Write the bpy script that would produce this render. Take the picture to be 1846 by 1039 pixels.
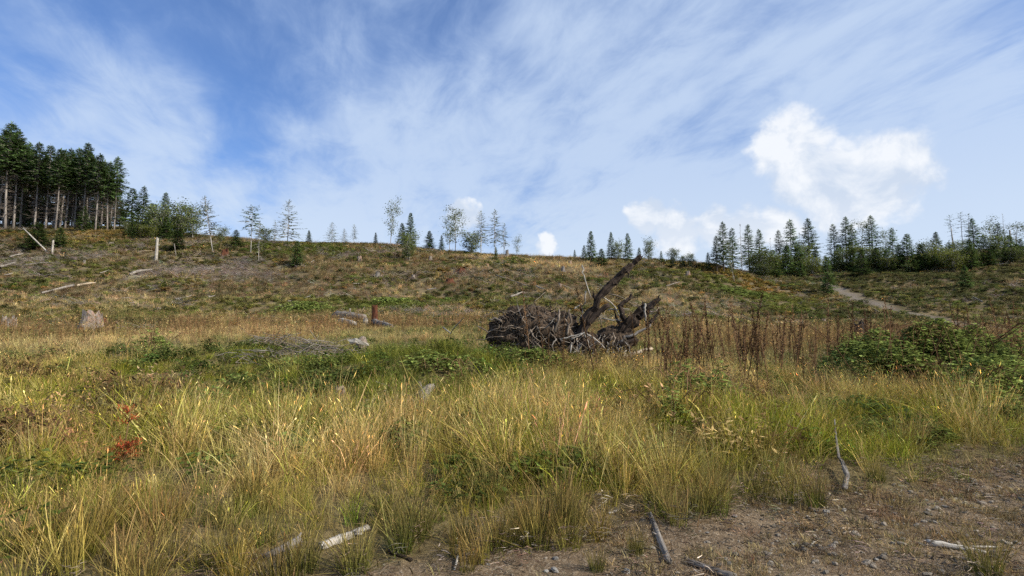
import bpy, math, random
import numpy as np
from mathutils import Vector, Matrix, Euler

for _o in list(bpy.data.objects):
    bpy.data.objects.remove(_o)
SC = bpy.context.scene
COL = SC.collection

# ------------------------------------------------------------------ camera
F, CX, CY = 1000.0, 923.0, 519.5          # focal length in photo pixels, photo centre
PITCH = math.atan(80.5 / F)
CAMZ = 1.6
SP, CP = math.sin(PITCH), math.cos(PITCH)
cam = bpy.data.cameras.new('camera')
cam.sensor_width = 36.0
cam.lens = 36.0 * F / 1846.0
cam.clip_start = 0.05
cam.clip_end = 6000
camo = bpy.data.objects.new('camera', cam)
camo.location = (0, 0, CAMZ)
camo.rotation_euler = (math.pi / 2 + PITCH, 0, 0)
COL.objects.link(camo)
SC.camera = camo

# ------------------------------------------------------------------ light
SUN_EL = math.radians(37)
SUN_AZ = math.radians(114)                 # clockwise from +Y: right and a little behind the camera
TO_SUN = Vector((math.sin(SUN_AZ) * math.cos(SUN_EL), math.cos(SUN_AZ) * math.cos(SUN_EL), math.sin(SUN_EL)))
sl = bpy.data.lights.new('sun', 'SUN')
sl.energy = 4.8
sl.angle = math.radians(0.55)
sl.color = (1.0, 0.93, 0.82)
so = bpy.data.objects.new('sun', sl)
so.rotation_euler = TO_SUN.to_track_quat('Z', 'Y').to_euler()
so.location = (30, -10, 60)
COL.objects.link(so)

SC.view_settings.view_transform = 'Standard'
SC.view_settings.look = 'None'
SC.view_settings.exposure = 0.38
SC.view_settings.gamma = 1.0
SC.view_settings.use_curve_mapping = False
SC.render.engine = 'CYCLES'
SC.cycles.max_bounces = 3
SC.cycles.diffuse_bounces = 2
SC.cycles.glossy_bounces = 1
SC.cycles.use_adaptive_sampling = True
SC.cycles.adaptive_threshold = 0.02
SC.cycles.transparent_max_bounces = 4
SC.cycles.use_denoising = False

def pix_dir(px, py):
    u, v = (px - CX) / F, (CY - py) / F
    return np.array([u, CP - SP * v, SP + CP * v])

# ------------------------------------------------------------------ node helper
class NT:
    def __init__(self, tree):
        self.t = tree
        self.n = tree.nodes
        self.l = tree.links
    def put(self, sock, v):
        if v is None:
            return
        if hasattr(v, 'is_output'):
            self.l.new(v, sock)
        elif isinstance(v, (tuple, list, np.ndarray)):
            v = [float(q) for q in v]
            if len(sock.default_value) == 4 and len(v) == 3:
                v = v + [1.0]
            sock.default_value = v
        else:
            sock.default_value = v
    def m(self, op, a, b=None, c=None, clamp=False):
        k = self.n.new('ShaderNodeMath'); k.operation = op; k.use_clamp = clamp
        self.put(k.inputs[0], a); self.put(k.inputs[1], b); self.put(k.inputs[2], c)
        return k.outputs[0]
    def v(self, op, a, b=None, scale=None):
        k = self.n.new('ShaderNodeVectorMath'); k.operation = op
        self.put(k.inputs[0], a); self.put(k.inputs[1], b)
        if scale is not None:
            self.put(k.inputs['Scale'], scale)
        return k.outputs['Value'] if op in ('DOT_PRODUCT', 'LENGTH', 'DISTANCE') else k.outputs['Vector']
    def comb(self, x, y, z):
        k = self.n.new('ShaderNodeCombineXYZ')
        self.put(k.inputs[0], x); self.put(k.inputs[1], y); self.put(k.inputs[2], z)
        return k.outputs[0]
    def sep(self, v):
        k = self.n.new('ShaderNodeSeparateXYZ'); self.put(k.inputs[0], v)
        return k.outputs
    def noise(self, vec, scale, detail=4, rough=0.55, dist=0.0, color=False):
        k = self.n.new('ShaderNodeTexNoise')
        self.put(k.inputs['Vector'], vec); k.inputs['Scale'].default_value = scale
        k.inputs['Detail'].default_value = detail; k.inputs['Roughness'].default_value = rough
        k.inputs['Distortion'].default_value = dist
        return k.outputs['Color' if color else 'Fac']
    def smooth(self, x, lo, hi, a=0.0, b=1.0):
        k = self.n.new('ShaderNodeMapRange'); k.interpolation_type = 'SMOOTHSTEP'
        self.put(k.inputs[0], x); self.put(k.inputs[1], lo); self.put(k.inputs[2], hi)
        self.put(k.inputs[3], a); self.put(k.inputs[4], b)
        return k.outputs[0]
    def mix(self, f, a, b, mode='MIX'):
        k = self.n.new('ShaderNodeMix'); k.data_type = 'RGBA'; k.blend_type = mode
        self.put(k.inputs[0], f); self.put(k.inputs[6], a); self.put(k.inputs[7], b)
        return k.outputs[2]
    def attr(self, name, kind='GEOMETRY'):
        k = self.n.new('ShaderNodeAttribute'); k.attribute_name = name; k.attribute_type = kind
        return k
    def node(self, typ, **kw):
        k = self.n.new(typ)
        for a, b in kw.items():
            setattr(k, a, b)
        return k

# ------------------------------------------------------------------ world: sky and clouds
world = bpy.data.worlds.new('World')
SC.world = world
world.use_nodes = True
world.cycles.sampling_method = 'NONE'
wt = world.node_tree
wt.nodes.clear()
W = NT(wt)
sky = W.node('ShaderNodeTexSky', sky_type='NISHITA', sun_disc=False)
sky.sun_elevation = SUN_EL
sky.sun_rotation = SUN_AZ
sky.altitude = 250
sky.air_density = 1.0
sky.dust_density = 0.6
sky.ozone_density = 2.2
tc = W.node('ShaderNodeTexCoord')
D = W.v('NORMALIZE', tc.outputs['Generated'])
dx, dy, dz = W.sep(D)
zc = W.m('ADD', W.m('MAXIMUM', dz, 0.0), 0.11)
plx, ply = W.m('DIVIDE', dx, zc), W.m('DIVIDE', dy, zc)
SA = math.atan2(620 - CX, F)
sdx, sdy = math.sin(SA), math.cos(SA)
along = W.m('ADD', W.m('MULTIPLY', plx, sdx), W.m('MULTIPLY', ply, sdy))
across = W.m('SUBTRACT', W.m('MULTIPLY', plx, sdy), W.m('MULTIPLY', ply, sdx))
wv = W.comb(across, W.m('MULTIPLY', along, 0.34), 0.0)
warp = W.v('SCALE', W.v('SUBTRACT', W.noise(wv, 1.6, 3, 0.5, color=True), (0.5, 0.5, 0.5)), scale=0.5)
wv2 = W.v('ADD', wv, warp)
n_big = W.noise(wv2, 1.25, 5, 0.56, 0.3)
n_str = W.noise(W.comb(W.m('MULTIPLY', across, 1.0), W.m('MULTIPLY', along, 0.22), 3.1), 3.4, 4, 0.58, 0.8)
n_fin = W.noise(W.comb(W.m('MULTIPLY', across, 1.0), W.m('MULTIPLY', along, 0.5), 7.7), 6.0, 5, 0.65, 0.4)
dw = W.v('ADD', D, W.v('SCALE', W.v('SUBTRACT', W.noise(W.v('MULTIPLY', D, (1, 1, 1.8)), 4.5, 3, 0.6, color=True), (0.5, 0.5, 0.5)), scale=0.16))
dw = W.v('NORMALIZE', dw)
def blob(vec, px, py, r, sq=False):
    d = pix_dir(px, py); d = d / np.linalg.norm(d)
    dt = W.v('DOT_PRODUCT', vec, tuple(d))
    k = W.m('MULTIPLY', W.m('SUBTRACT', dt, 1.0), 2.0 / r ** 2)
    return W.m('ADD', k, 1.0) if sq else W.m('EXPONENT', k)
hint = None
for (px, py, r, w) in [
        (330, 50, .18, -.10), (540, 120, .12, -.12), (820, 50, .12, -.20), (450, 190, .08, -.18), (500, 270, .06, -.13), (385, 290, .05, -.20), (30, 170, .06, -.20), (200, 240, .05, -.14), (160, 30, .14, -.10),
        (610, 318, .05, -.20), (100, 20, .16, -.10), (1640, 245, .12, -.13), (1330, 262, .07, -.12), (480, 372, .05, -.14),
        (110, 120, .07, .14), (260, 160, .08, .18), (370, 195, .05, .14), (80, 270, .07, .14), (230, 325, .10, .18), (330, 245, .05, .14), (600, 240, .12, .18), (780, 190, .18, .14), (1120, 260, .26, .10), (1680, 140, .15, .16),
        (560, 400, .16, .12), (1750, 360, .17, .24), (1480, 380, .18, .20), (1200, 410, .16, .14), (955, 45, .06, .12), (1250, 80, .22, .08), (500, 60, .08, .10)]:
    b = W.m('MULTIPLY', blob(dw, px, py, r), w)
    hint = b if hint is None else W.m('ADD', hint, b)
cov = W.m('ADD', W.m('MULTIPLY', n_big, 0.72), W.m('MULTIPLY', n_str, 0.40))
cov = W.m('ADD', cov, W.m('MULTIPLY', n_fin, 0.54))
cov = W.m('ADD', cov, hint)
horizon = W.smooth(dz, 0.42, 0.12, 0.0, 0.14)
cov = W.m('ADD', cov, horizon)
cirrus = W.smooth(cov, 0.49, 1.12, 0.10, 0.88)
# heap clouds low in the sky
cn = W.noise(W.v('MULTIPLY', D, (1, 1, 1.25)), 10.0, 6, 0.58, 0.3)
cn2 = W.noise(W.v('ADD', W.v('MULTIPLY', D, (1, 1, 1.25)), (0.016, 0.0, 0.020)), 10.0, 6, 0.58, 0.3)
Dc = W.v('NORMALIZE', W.v('ADD', D, W.v('SCALE', W.v('SUBTRACT', W.noise(D, 26.0, 3, 0.6, color=True), (0.5, 0.5, 0.5)), scale=0.05)))
cD = None
for (px, py, r) in [(1432, 270, .066), (1395, 262, .036), (1450, 310, .062), (1500, 318, .060), (1560, 318, .064), (1612, 300, .066), (1655, 290, .030), (1520, 345, .075), (1560, 335, .07),
                    (1600, 345, .05), (986, 442, .020), (1225, 422, .045), (1290, 415, .040), (1345, 415, .045), (1400, 410, .04), (1165, 390, .035), (830, 390, .03)]:
    b = blob(Dc, px, py, r, True)
    cD = b if cD is None else W.m('MAXIMUM', cD, b)
cnf = W.noise(W.v('MULTIPLY', D, (1, 1, 1.2)), 38.0, 3, 0.6, 0.2)
cDn = W.m('ADD', W.m('MULTIPLY', W.m('MAXIMUM', cD, -1.6), 0.78), W.m('MULTIPLY', W.m('ADD', W.m('SUBTRACT', cn, 0.5), W.m('MULTIPLY', W.m('SUBTRACT', cnf, 0.5), 0.5)), 1.25))
cum = W.smooth(cDn, -0.10, 0.55, 0.0, 0.90)
lit = W.m('ADD', W.m('MULTIPLY', W.m('SUBTRACT', cn, cn2), 4.2), W.smooth(dz, 0.20, 0.30, 0.10, 0.80))
lit = W.m('ADD', lit, W.m('MULTIPLY', W.smooth(cDn, 0.1, 0.7), 0.18), clamp=True)
lowlit = W.smooth(dz, 0.22, 0.16, 0.0, 0.35)
lit = W.m('ADD', lit, lowlit, clamp=True)
cirrus_col = W.mix(W.smooth(cov, 0.6, 1.15), (2.9, 4.1, 6.5), (4.5, 5.5, 7.1))
cirrus_col = W.mix(W.smooth(dz, 0.30, 0.13, 0.0, 0.75), cirrus_col, (5.4, 6.2, 7.2))
cum_col = W.mix(lit, (4.9, 5.6, 6.7), (7.3, 7.5, 7.8))
skyc = W.mix(1.0, sky.outputs[0], (0.62, 0.86, 1.22), 'MULTIPLY')
c1 = W.mix(cirrus, skyc, cirrus_col)
c2 = W.mix(cum, c1, cum_col)
bg = W.node('ShaderNodeBackground')
wt.links.new(c2, bg.inputs[0])
bg.inputs[1].default_value = 0.1
wo = W.node('ShaderNodeOutputWorld')
wt.links.new(bg.outputs[0], wo.inputs[0])

# ------------------------------------------------------------------ noise in python
def hsh(ix, iy, s):
    h = (ix.astype(np.int64) * 374761393 + iy.astype(np.int64) * 668265263 + s * 1442695041) & 0x7fffffff
    h = ((h ^ (h >> 13)) * 1274126177) & 0x7fffffff
    return ((h ^ (h >> 16)) & 0xffff) / 65535.0
def vnoise(x, y, s=0):
    x = np.asarray(x, float); y = np.asarray(y, float)
    ix, iy = np.floor(x), np.floor(y)
    fx, fy = x - ix, y - iy
    fx, fy = fx * fx * (3 - 2 * fx), fy * fy * (3 - 2 * fy)
    a, b = hsh(ix, iy, s), hsh(ix + 1, iy, s)
    c, d = hsh(ix, iy + 1, s), hsh(ix + 1, iy + 1, s)
    return a + (b - a) * fx + (c - a) * fy + (a - b - c + d) * fx * fy
def fbm(x, y, s=0, o=4):
    r, a, t = 0, 0.5, 0
    for k in range(o):
        r = r + a * vnoise(x * 2 ** k + 17.3 * k, y * 2 ** k - 9.1 * k, s + k); t += a; a *= 0.5
    return r / t
def sstep(x, a, b):
    t = np.clip((np.asarray(x, float) - a) / (b - a), 0, 1)
    return t * t * (3 - 2 * t)

# ------------------------------------------------------------------ terrain heights
def z_at(py, Y):
    v = (CY - py) / F
    return CAMZ + Y * (SP + CP * v) / (CP - SP * v)
NEARY = [0, 4, 8, 12, 16, 20, 28]
NEARL = [0, 0, .12, .42, .80, 1.02, 1.35]
NEARR = [0, 0, .05, .22, .48, .62, .88]
HY = [38, 48, 60, 75, 90, 105, 120, 150]
COLS = {
    -900: (588, 560, 530, 490, 455, 430, 415, 405), 0: (593, 570, 537, 500, 462, 432, 416, 406), 230: (593, 570, 540, 502, 465, 436, 418, 410),
    480: (593, 570, 540, 502, 468, 446, 437, 446), 700: (591, 568, 538, 504, 474, 452, 443, 452), 923: (591, 568, 539, 506, 479, 463, 466, 482),
    1100: (593, 571, 542, 507, 480, 468, 475, 500), 1250: (595, 575, 547, 511, 482, 473, 480, 503), 1330: (598, 581, 557, 525, 498, 490, 491, 500), 1390: (601, 588, 568, 540, 517, 506, 499, 498),
    1500: (604, 595, 578, 548, 525, 508, 489, 478), 1650: (607, 599, 577, 543, 513, 488, 470, 462), 1846: (609, 601, 573, 533, 498, 468, 453, 446),
    2700: (609, 596, 567, 527, 492, 462, 447, 440)}
cpx = sorted(COLS)
Ylist = NEARY + HY + [220, 400, 1500, 4000]
TA = np.array([(p - CX) / F for p in cpx])
ZT = []
for p in cpx:
    w = float(sstep(p, 1100, 1500))
    zs = [a * (1 - w) + b * w for a, b in zip(NEARL, NEARR)]
    zs += [z_at(q, Y) for q, Y in zip(COLS[p], HY)]
    zs += [zs[-1] - 0.5, zs[-1] - 6, -15.0, -20.0]
    ZT.append(zs)
ZT = np.array(ZT)
def sY(y):
    return np.log(np.maximum(y, 0) + 8.0)
SG = np.linspace(sY(0), sY(4000), 700)
AG = np.linspace(TA[0], TA[-1], 360)
YG = np.exp(SG) - 8.0
tmp = np.array([np.interp(YG, Ylist, z) for z in ZT])
HG = np.array([np.interp(AG, TA, tmp[:, j]) for j in range(len(SG))])      # [s, a]
def gsm(M, n, ax):
    k = np.exp(-np.linspace(-2, 2, 2 * n + 1) ** 2); k /= k.sum()
    P = np.pad(M, [(n, n) if i == ax else (0, 0) for i in range(2)], mode='edge')
    return np.apply_along_axis(lambda r: np.convolve(r, k, 'valid'), ax, P)
HG = gsm(gsm(HG, 9, 0), 8, 1)
MOUNDS = [(-2.6, 12.5, 2.6, 1.7, .50), (-1.2, 12.2, 1.7, 1.4, .34), (-7.2, 15.5, 2.8, 1.6, .28), (0.7, 16.3, 2.6, 1.6, .12), (10.2, 13.2, 2.6, 1.7, .20)]
def H(x, y):
    x = np.asarray(x, float); y = np.asarray(y, float)
    a = np.clip(x / np.maximum(y, 9.0), AG[0], AG[-1] - 1e-6)
    s = np.clip(sY(y), SG[0], SG[-1] - 1e-6)
    fi = (s - SG[0]) / (SG[1] - SG[0]); fj = (a - AG[0]) / (AG[1] - AG[0])
    i, j = np.floor(fi).astype(int), np.floor(fj).astype(int)
    u, v = fi - i, fj - j
    i1, j1 = np.minimum(i + 1, len(SG) - 1), np.minimum(j + 1, len(AG) - 1)
    z = HG[i, j] * (1 - u) * (1 - v) + HG[i1, j] * u * (1 - v) + HG[i, j1] * (1 - u) * v + HG[i1, j1] * u * v
    far = sstep(y, 24, 60) * (1 - sstep(y, 100, 118) * 0.55)
    z = z + (fbm(x / 9, y / 9, 5, 4) - .5) * 1.7 * far + (fbm(x / 2.2, y / 2.2, 9, 3) - .5) * .6 * far
    mid = sstep(y, 5, 9) * (1 - far)
    z = z + (fbm(x / 2.6, y / 2.6, 11, 3) - .5) * .34 * mid
    z = z + (fbm(x / .55, y / .55, 21, 3) - .5) * .05 * (1 - sstep(y, 8, 14))
    for (mx, my, rx, ry, h) in MOUNDS:
        z = z + h * np.exp(-((x - mx) / rx) ** 2 - ((y - my) / ry) ** 2)
    return z
YS = np.concatenate([np.arange(2.0, 30, .05), np.arange(30, 180, .2)])
def hit(px, py):
    """ground point seen at a photo pixel; if the ray clears the skyline, the crest below it"""
    for k in range(60):
        d = pix_dir(px, py + k * 2)
        X = d[0] / d[1] * YS; Z = CAMZ + d[2] / d[1] * YS
        w = np.nonzero(Z < H(X, YS))[0]
        if len(w):
            Y = YS[w[0]] + (2.5 if k else 0)
            x = d[0] / d[1] * Y
            return np.array([x, Y, float(H(x, Y))])
    return np.array([0, 100, 0.])
def at(px, py, Y):
    d = pix_dir(px, py)
    return np.array([d[0] / d[1] * Y, Y, CAMZ + d[2] / d[1] * Y])
# gravel pull-in edge, road
GBP = [hit(*q)[:2] for q in [(560, 1036), (640, 1012), (760, 1000), (1000, 966), (1200, 922), (1400, 884), (1600, 872), (1846, 832)]]
GB = np.array([(-30, 3.2), (-1.8, 3.5)] + [tuple(q) for q in GBP] + [(12, 9.0), (30, 12)])
def gravel_d(x, y):
    """metres inside (+) the bare pull-in"""
    return np.interp(x, GB[:, 0], GB[:, 1]) - y + (fbm(np.asarray(x) / 1.1, np.asarray(y) / 1.1, 31, 3) - .5) * 1.3
ROAD = [hit(*p)[:2] for p in [(1485, 512), (1530, 532), (1590, 550), (1660, 568), (1740, 586), (1846, 600)]]
ROAD = np.array(ROAD + [ROAD[-1] + np.array([14.0, -1.5]), ROAD[-1] + np.array([40.0, -3])])
def road_d(x, y):
    x = np.asarray(x, float); y = np.asarray(y, float)
    best = np.full(x.shape, 1e9)
    for p, q in zip(ROAD[:-1], ROAD[1:]):
        e = q - p
        t = np.clip(((x - p[0]) * e[0] + (y - p[1]) * e[1]) / (e @ e), 0, 1)
        best = np.minimum(best, np.hypot(x - p[0] - t * e[0], y - p[1] - t * e[1]))
    return best
# ------------------------------------------------------------------ materials
def new_mat(name):
    m = bpy.data.materials.new(name); m.use_nodes = True
    m.node_tree.nodes.clear()
    n = NT(m.node_tree)
    out = n.node('ShaderNodeOutputMaterial')
    return m, n, out
def bsdf(n, out, col, rough=0.85, spec=0.2, bump=None, bdist=0.02, bstr=0.6):
    b = n.node('ShaderNodeBsdfPrincipled')
    n.put(b.inputs['Base Color'], col); n.put(b.inputs['Roughness'], rough)
    b.inputs['Specular IOR Level'].default_value = spec
    if bump is not None:
        k = n.node('ShaderNodeBump'); k.inputs['Strength'].default_value = bstr; k.inputs['Distance'].default_value = bdist
        n.l.new(bump, k.inputs['Height']); n.l.new(k.outputs[0], b.inputs['Normal'])
    n.l.new(b.outputs[0], out.inputs[0])
    return b
def veg_mat(name, trans=0.35, inst=True, base=None, tip=None, rough=0.7, objrand=0.0, spec=0.25, dom='INSTANCER'):
    """leaf, blade or needle: colour from base to tip, with per-piece and per-plant variety"""
    m, n, out = new_mat(name)
    t = n.attr('t').outputs['Fac']; bv = n.attr('bv').outputs['Fac']
    if inst:
        c0 = n.attr('tint', dom).outputs['Color']; c1 = n.attr('tip', dom).outputs['Color']
    else:
        c0, c1 = base, tip or base
    col = n.mix(t, c0, c1)
    val = n.m('POWER', 2.0, n.m('MULTIPLY', n.m('SUBTRACT', bv, 0.5), 2.6))
    if objrand:
        r = n.node('ShaderNodeObjectInfo').outputs['Random']
        val = n.m('MULTIPLY', val, n.smooth(r, 0, 1, 1 - objrand, 1 + objrand))
    col = n.mix(1.0, col, n.comb(val, val, val), 'MULTIPLY')
    b = n.node('ShaderNodeBsdfDiffuse'); n.put(b.inputs[0], col)
    tr = n.node('ShaderNodeBsdfTranslucent'); n.put(tr.inputs[0], col)
    mx = n.node('ShaderNodeMixShader'); mx.inputs[0].default_value = trans
    n.l.new(b.outputs[0], mx.inputs[1]); n.l.new(tr.outputs[0], mx.inputs[2]); n.l.new(mx.outputs[0], out.inputs[0])
    return m
def wood_mat(name, c_dark, c_light, scale=6.0, contrast=(.35, .68), stain=None, rough=0.9, bstr=0.8, crack=1.0):
    """weathered wood: grain follows the 'gr' attribute (cross section, length)"""
    m, n, out = new_mat(name)
    g = n.attr('gr').outputs['Vector']
    r = n.node('ShaderNodeObjectInfo').outputs['Random']
    g2 = n.v('ADD', g, n.comb(n.m('MULTIPLY', r, 17.0), 0.0, n.m('MULTIPLY', r, 5.0)))
    f = n.noise(n.v('MULTIPLY', g2, (1, 1, 0.09)), scale * 6, 6, 0.65)
    f2 = n.noise(g2, scale * 0.7, 4, 0.6)
    k = n.smooth(n.m('ADD', n.m('MULTIPLY', f, .65), n.m('MULTIPLY', f2, .35)), contrast[0], contrast[1])
    col = n.mix(k, c_dark, c_light)
    if stain:
        s = n.smooth(n.noise(g2, scale * .35, 3, .6), .45, .62)
        col = n.mix(n.m('MULTIPLY', s, .8), col, stain)
    bsdf(n, out, col, rough, .15, f, .02 * crack, bstr)
    return m
def rock_mat(name, a, b, scale=9):
    m, n, out = new_mat(name)
    tcn = n.node('ShaderNodeTexCoord').outputs['Object']
    r = n.node('ShaderNodeObjectInfo').outputs['Random']
    f = n.noise(n.v('ADD', tcn, n.comb(n.m('MULTIPLY', r, 31.0), 0, 0)), scale, 6, .6)
    col = n.mix(n.smooth(f, .35, .7), a, b)
    v = n.smooth(r, 0, 1, .6, 1.5)
    col = n.mix(1.0, col, n.comb(v, v, n.m('MULTIPLY', v, .97)), 'MULTIPLY')
    bsdf(n, out, col, .9, .2, f, .01, .5)
    return m

M = {}
# ground: soil, thatch, gravel and track, mixed by the ground's own zones
m, n, out = new_mat('ground_soil')
pos = n.node('ShaderNodeNewGeometry').outputs['Position']
gv = n.attr('gravel').outputs['Fac']; rd = n.attr('road').outputs['Fac']; hl = n.attr('hill').outputs['Fac']
n1 = n.noise(pos, 1.3, 6, .6); n2 = n.noise(pos, 14, 6, .65); n3 = n.noise(pos, 70, 4, .6); n4 = n.noise(pos, .35, 5, .6)
soil = n.mix(n.smooth(n1, .35, .65), (.100, .068, .040), (.180, .128, .076))
soil = n.mix(n.smooth(n2, .48, .68), soil, (.25, .185, .115))
soil = n.mix(n.smooth(n3, .56, .66, 0, .8), soil, (.36, .30, .22))
soil = n.mix(n.smooth(n3, .44, .34, 0, .7), soil, (.05, .038, .027))
thatch = n.mix(n.smooth(n2, .35, .65), (.075, .058, .026), (.20, .15, .07))
thatch = n.mix(n.smooth(n1, .5, .7, 0, .6), thatch, (.07, .085, .025))
hillc = n.mix(n.smooth(n4, .4, .6), (.095, .068, .036), (.165, .125, .066))
hillc = n.mix(n.smooth(n1, .5, .62, 0, .7), hillc, (.06, .068, .022))
hillc = n.mix(n.smooth(n2, .6, .72, 0, .6), hillc, (.24, .20, .15))
c = n.mix(hl, thatch, hillc)
c = n.mix(gv, c, soil)
trk = n.mix(n.smooth(n2, .4, .62), (.13, .105, .08), (.215, .185, .15))
c = n.mix(rd, c, trk)
hgt = n.m('ADD', n.m('MULTIPLY', n2, .5), n.m('MULTIPLY', n3, .25))
bsdf(n, out, c, .95, .1, hgt, .05, .9)
M['ground'] = m

M['grass'] = veg_mat('grass_blades', .28)
M['sward'] = veg_mat('sward_blades', .28, dom='GEOMETRY')
M['herb'] = veg_mat('herb_leaves', .35)
M['pebble'] = rock_mat('pebble_stone', (.09, .075, .058), (.31, .265, .21))
M['rock'] = rock_mat('field_stone', (.13, .12, .105), (.33, .31, .28), 14)
M['bone_wood'] = wood_mat('silver_grey_wood', (.15, .128, .10), (.52, .475, .40), 5, (.36, .62))
M['grey_wood'] = wood_mat('grey_weathered_wood', (.085, .072, .06), (.33, .295, .25), 5)
M['pale_log'] = wood_mat('pale_log_wood', (.12, .10, .08), (.42, .375, .31), 5)
M['dark_stick'] = wood_mat('dark_grey_stick', (.045, .040, .034), (.27, .245, .21), 6, (.40, .68), bstr=1.0)
M['tan_wood'] = wood_mat('tan_split_wood', (.30, .22, .14), (.60, .50, .36), 5)
M['dark_wood'] = wood_mat('dark_rotten_wood', (.018, .013, .010), (.105, .075, .055), 5, (.40, .72), bstr=1.0, crack=2.0)
M['root_wood'] = wood_mat('weathered_root_wood', (.050, .036, .025), (.33, .265, .20), 4, (.34, .66), bstr=1.0)
M['earth_wood'] = wood_mat('earth_caked_wood', (.018, .013, .009), (.180, .125, .082), 3, (.38, .72), bstr=1.0, crack=3.0)
M['red_wood'] = wood_mat('red_rotten_wood', (.040, .018, .011), (.150, .056, .028), 5, (.35, .65), bstr=1.0)
M['stump_wood'] = wood_mat('pale_stump_wood', (.09, .07, .055), (.40, .34, .28), 4, (.36, .64), stain=(.30, .16, .10))
M['char_wood'] = wood_mat('blackened_stump_wood', (.008, .008, .009), (.055, .055, .06), 4, (.4, .7), bstr=1)
M['bark_pale'] = wood_mat('pale_conifer_bark', (.12, .10, .085), (.35, .31, .265), 1.6, (.35, .66), bstr=.6)
M['bark_dark'] = wood_mat('dark_conifer_bark', (.06, .048, .038), (.17, .14, .115), 2.0, (.35, .66), bstr=.6)
M['bark_alder'] = wood_mat('grey_alder_bark', (.20, .18, .15), (.52, .48, .42), 2.0, (.35, .66), bstr=.4)
M['needle_dark'] = veg_mat('dark_conifer_needles', .18, False, (.050, .090, .030), (.140, .205, .066), objrand=.22)
M['needle_mid'] = veg_mat('green_conifer_needles', .22, False, (.050, .090, .024), (.150, .210, .060), objrand=.22)
M['needle_pale'] = veg_mat('olive_conifer_needles', .28, False, (.080, .100, .030), (.20, .215, .075), objrand=.18)
M['needle_red'] = veg_mat('dead_red_needles', .35, False, (.36, .070, .028), (.62, .17, .075))
M['needle_brown'] = veg_mat('dead_brown_needles', .2, False, (.12, .085, .055), (.24, .18, .13))
M['leaf_alder'] = veg_mat('alder_leaves', .35, False, (.075, .100, .030), (.17, .195, .062), objrand=.2)
M['leaf_bramble'] = veg_mat('bramble_leaves', .30, False, (.090, .130, .026), (.29, .33, .090), rough=.45, objrand=.12)
M['leaf_yellow'] = veg_mat('yellow_green_leaves', .35, False, (.080, .100, .020), (.190, .200, .045), objrand=.2)
M['dry_stalk'] = veg_mat('dry_brown_stalks', .12, False, (.115, .066, .036), (.225, .135, .070), objrand=.45)
M['tussock'] = veg_mat('tussock_blades', .40, False, (.110, .130, .026), (.300, .215, .075), objrand=.22)

# ------------------------------------------------------------------ mesh building
def rot_to(v):
    v = np.asarray(v, float); v = v / (np.linalg.norm(v) + 1e-9)
    a = np.array([0, 0, 1.]) if abs(v[2]) < .9 else np.array([1., 0, 0])
    s = np.cross(v, a); s /= np.linalg.norm(s)
    return s, np.cross(s, v)
class MB:
    def __init__(self):
        self.v, self.f, self.t, self.bv, self.gr = [], [], [], [], []
    def add(self, vs, fs, t=None, bv=.5, gr=None):
        o = len(self.v)
        self.v += [tuple(map(float, p)) for p in vs]
        self.f += [tuple(i + o for i in q) for q in fs]
        k = len(vs)
        self.t += list(t) if t is not None else [0.0] * k
        self.bv += [bv] * k if np.isscalar(bv) else list(bv)
        self.gr += [tuple(map(float, g)) for g in gr] if gr is not None else [tuple(map(float, p)) for p in vs]
    def tube(self, pts, rad, sides=8, rough=0.0, rng=random, cap=True, t=None, bv=.5, flat=1.0, ragged=0.0):
        pts = np.asarray(pts, float); N = len(pts)
        ridge = [1 + rough * (rng.random() * 2 - 1) for _ in range(sides)]
        vs, gr, ts = [], [], []
        L = 0
        d0 = pts[1] - pts[0]
        s, u = rot_to(d0)
        for i in range(N):
            d = pts[min(i + 1, N - 1)] - pts[max(i - 1, 0)]
            d = d / (np.linalg.norm(d) + 1e-9)
            s = s - d * (s @ d); s /= np.linalg.norm(s) + 1e-9
            u = np.cross(d, s)
            if i:
                L += np.linalg.norm(pts[i] - pts[i - 1])
            for k in range(sides):
                a = 2 * math.pi * k / sides
                r = rad[i] * ridge[k] * (1 + rough * .6 * (rng.random() * 2 - 1))
                p = pts[i] + (s * math.cos(a) + u * math.sin(a) * flat) * r
                if ragged and (i == 0 or i == N - 1):
                    p = p + d * (rng.random() - .5) * ragged
                vs.append(p); gr.append((math.cos(a) * rad[i], math.sin(a) * rad[i], L))
                ts.append(i / (N - 1) if t is None else t)
        fs = []
        for i in range(N - 1):
            for k in range(sides):
                a, b = i * sides + k, i * sides + (k + 1) % sides
                fs.append((a, b, b + sides, a + sides))
        if cap:
            fs.append(tuple(range(sides))[::-1]); fs.append(tuple((N - 1) * sides + k for k in range(sides)))
        self.add(vs, fs, ts, bv, gr)
    def loz(self, p, d, side, L, w, t0=0., t1=1., bv=.5, fold=0.0):
        """one leaf or needle spray"""
        p = np.asarray(p, float); nrm = np.cross(d, side) * fold * w
        self.add([p, p + d * L * .5 + side * w * .5 + nrm, p + d * L, p + d * L * .5 - side * w * .5 + nrm], [(0, 1, 2), (0, 2, 3)], [t0, (t0 + t1) / 2, t1, (t0 + t1) / 2], bv)
    def mesh(self, name, smooth=True, attrs=True):
        me = bpy.data.meshes.new(name)
        me.from_pydata(self.v, [], self.f)
        if attrs:
            for nm, dat in (('t', self.t), ('bv', self.bv)):
                a = me.attributes.new(nm, 'FLOAT', 'POINT'); a.data.foreach_set('value', np.asarray(dat, np.float32))
            a = me.attributes.new('gr', 'FLOAT_VECTOR', 'POINT'); a.data.foreach_set('vector', np.asarray(self.gr, np.float32).ravel())
        if smooth:
            me.polygons.foreach_set('use_smooth', [True] * len(me.polygons))
        me.update()
        return me
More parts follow.
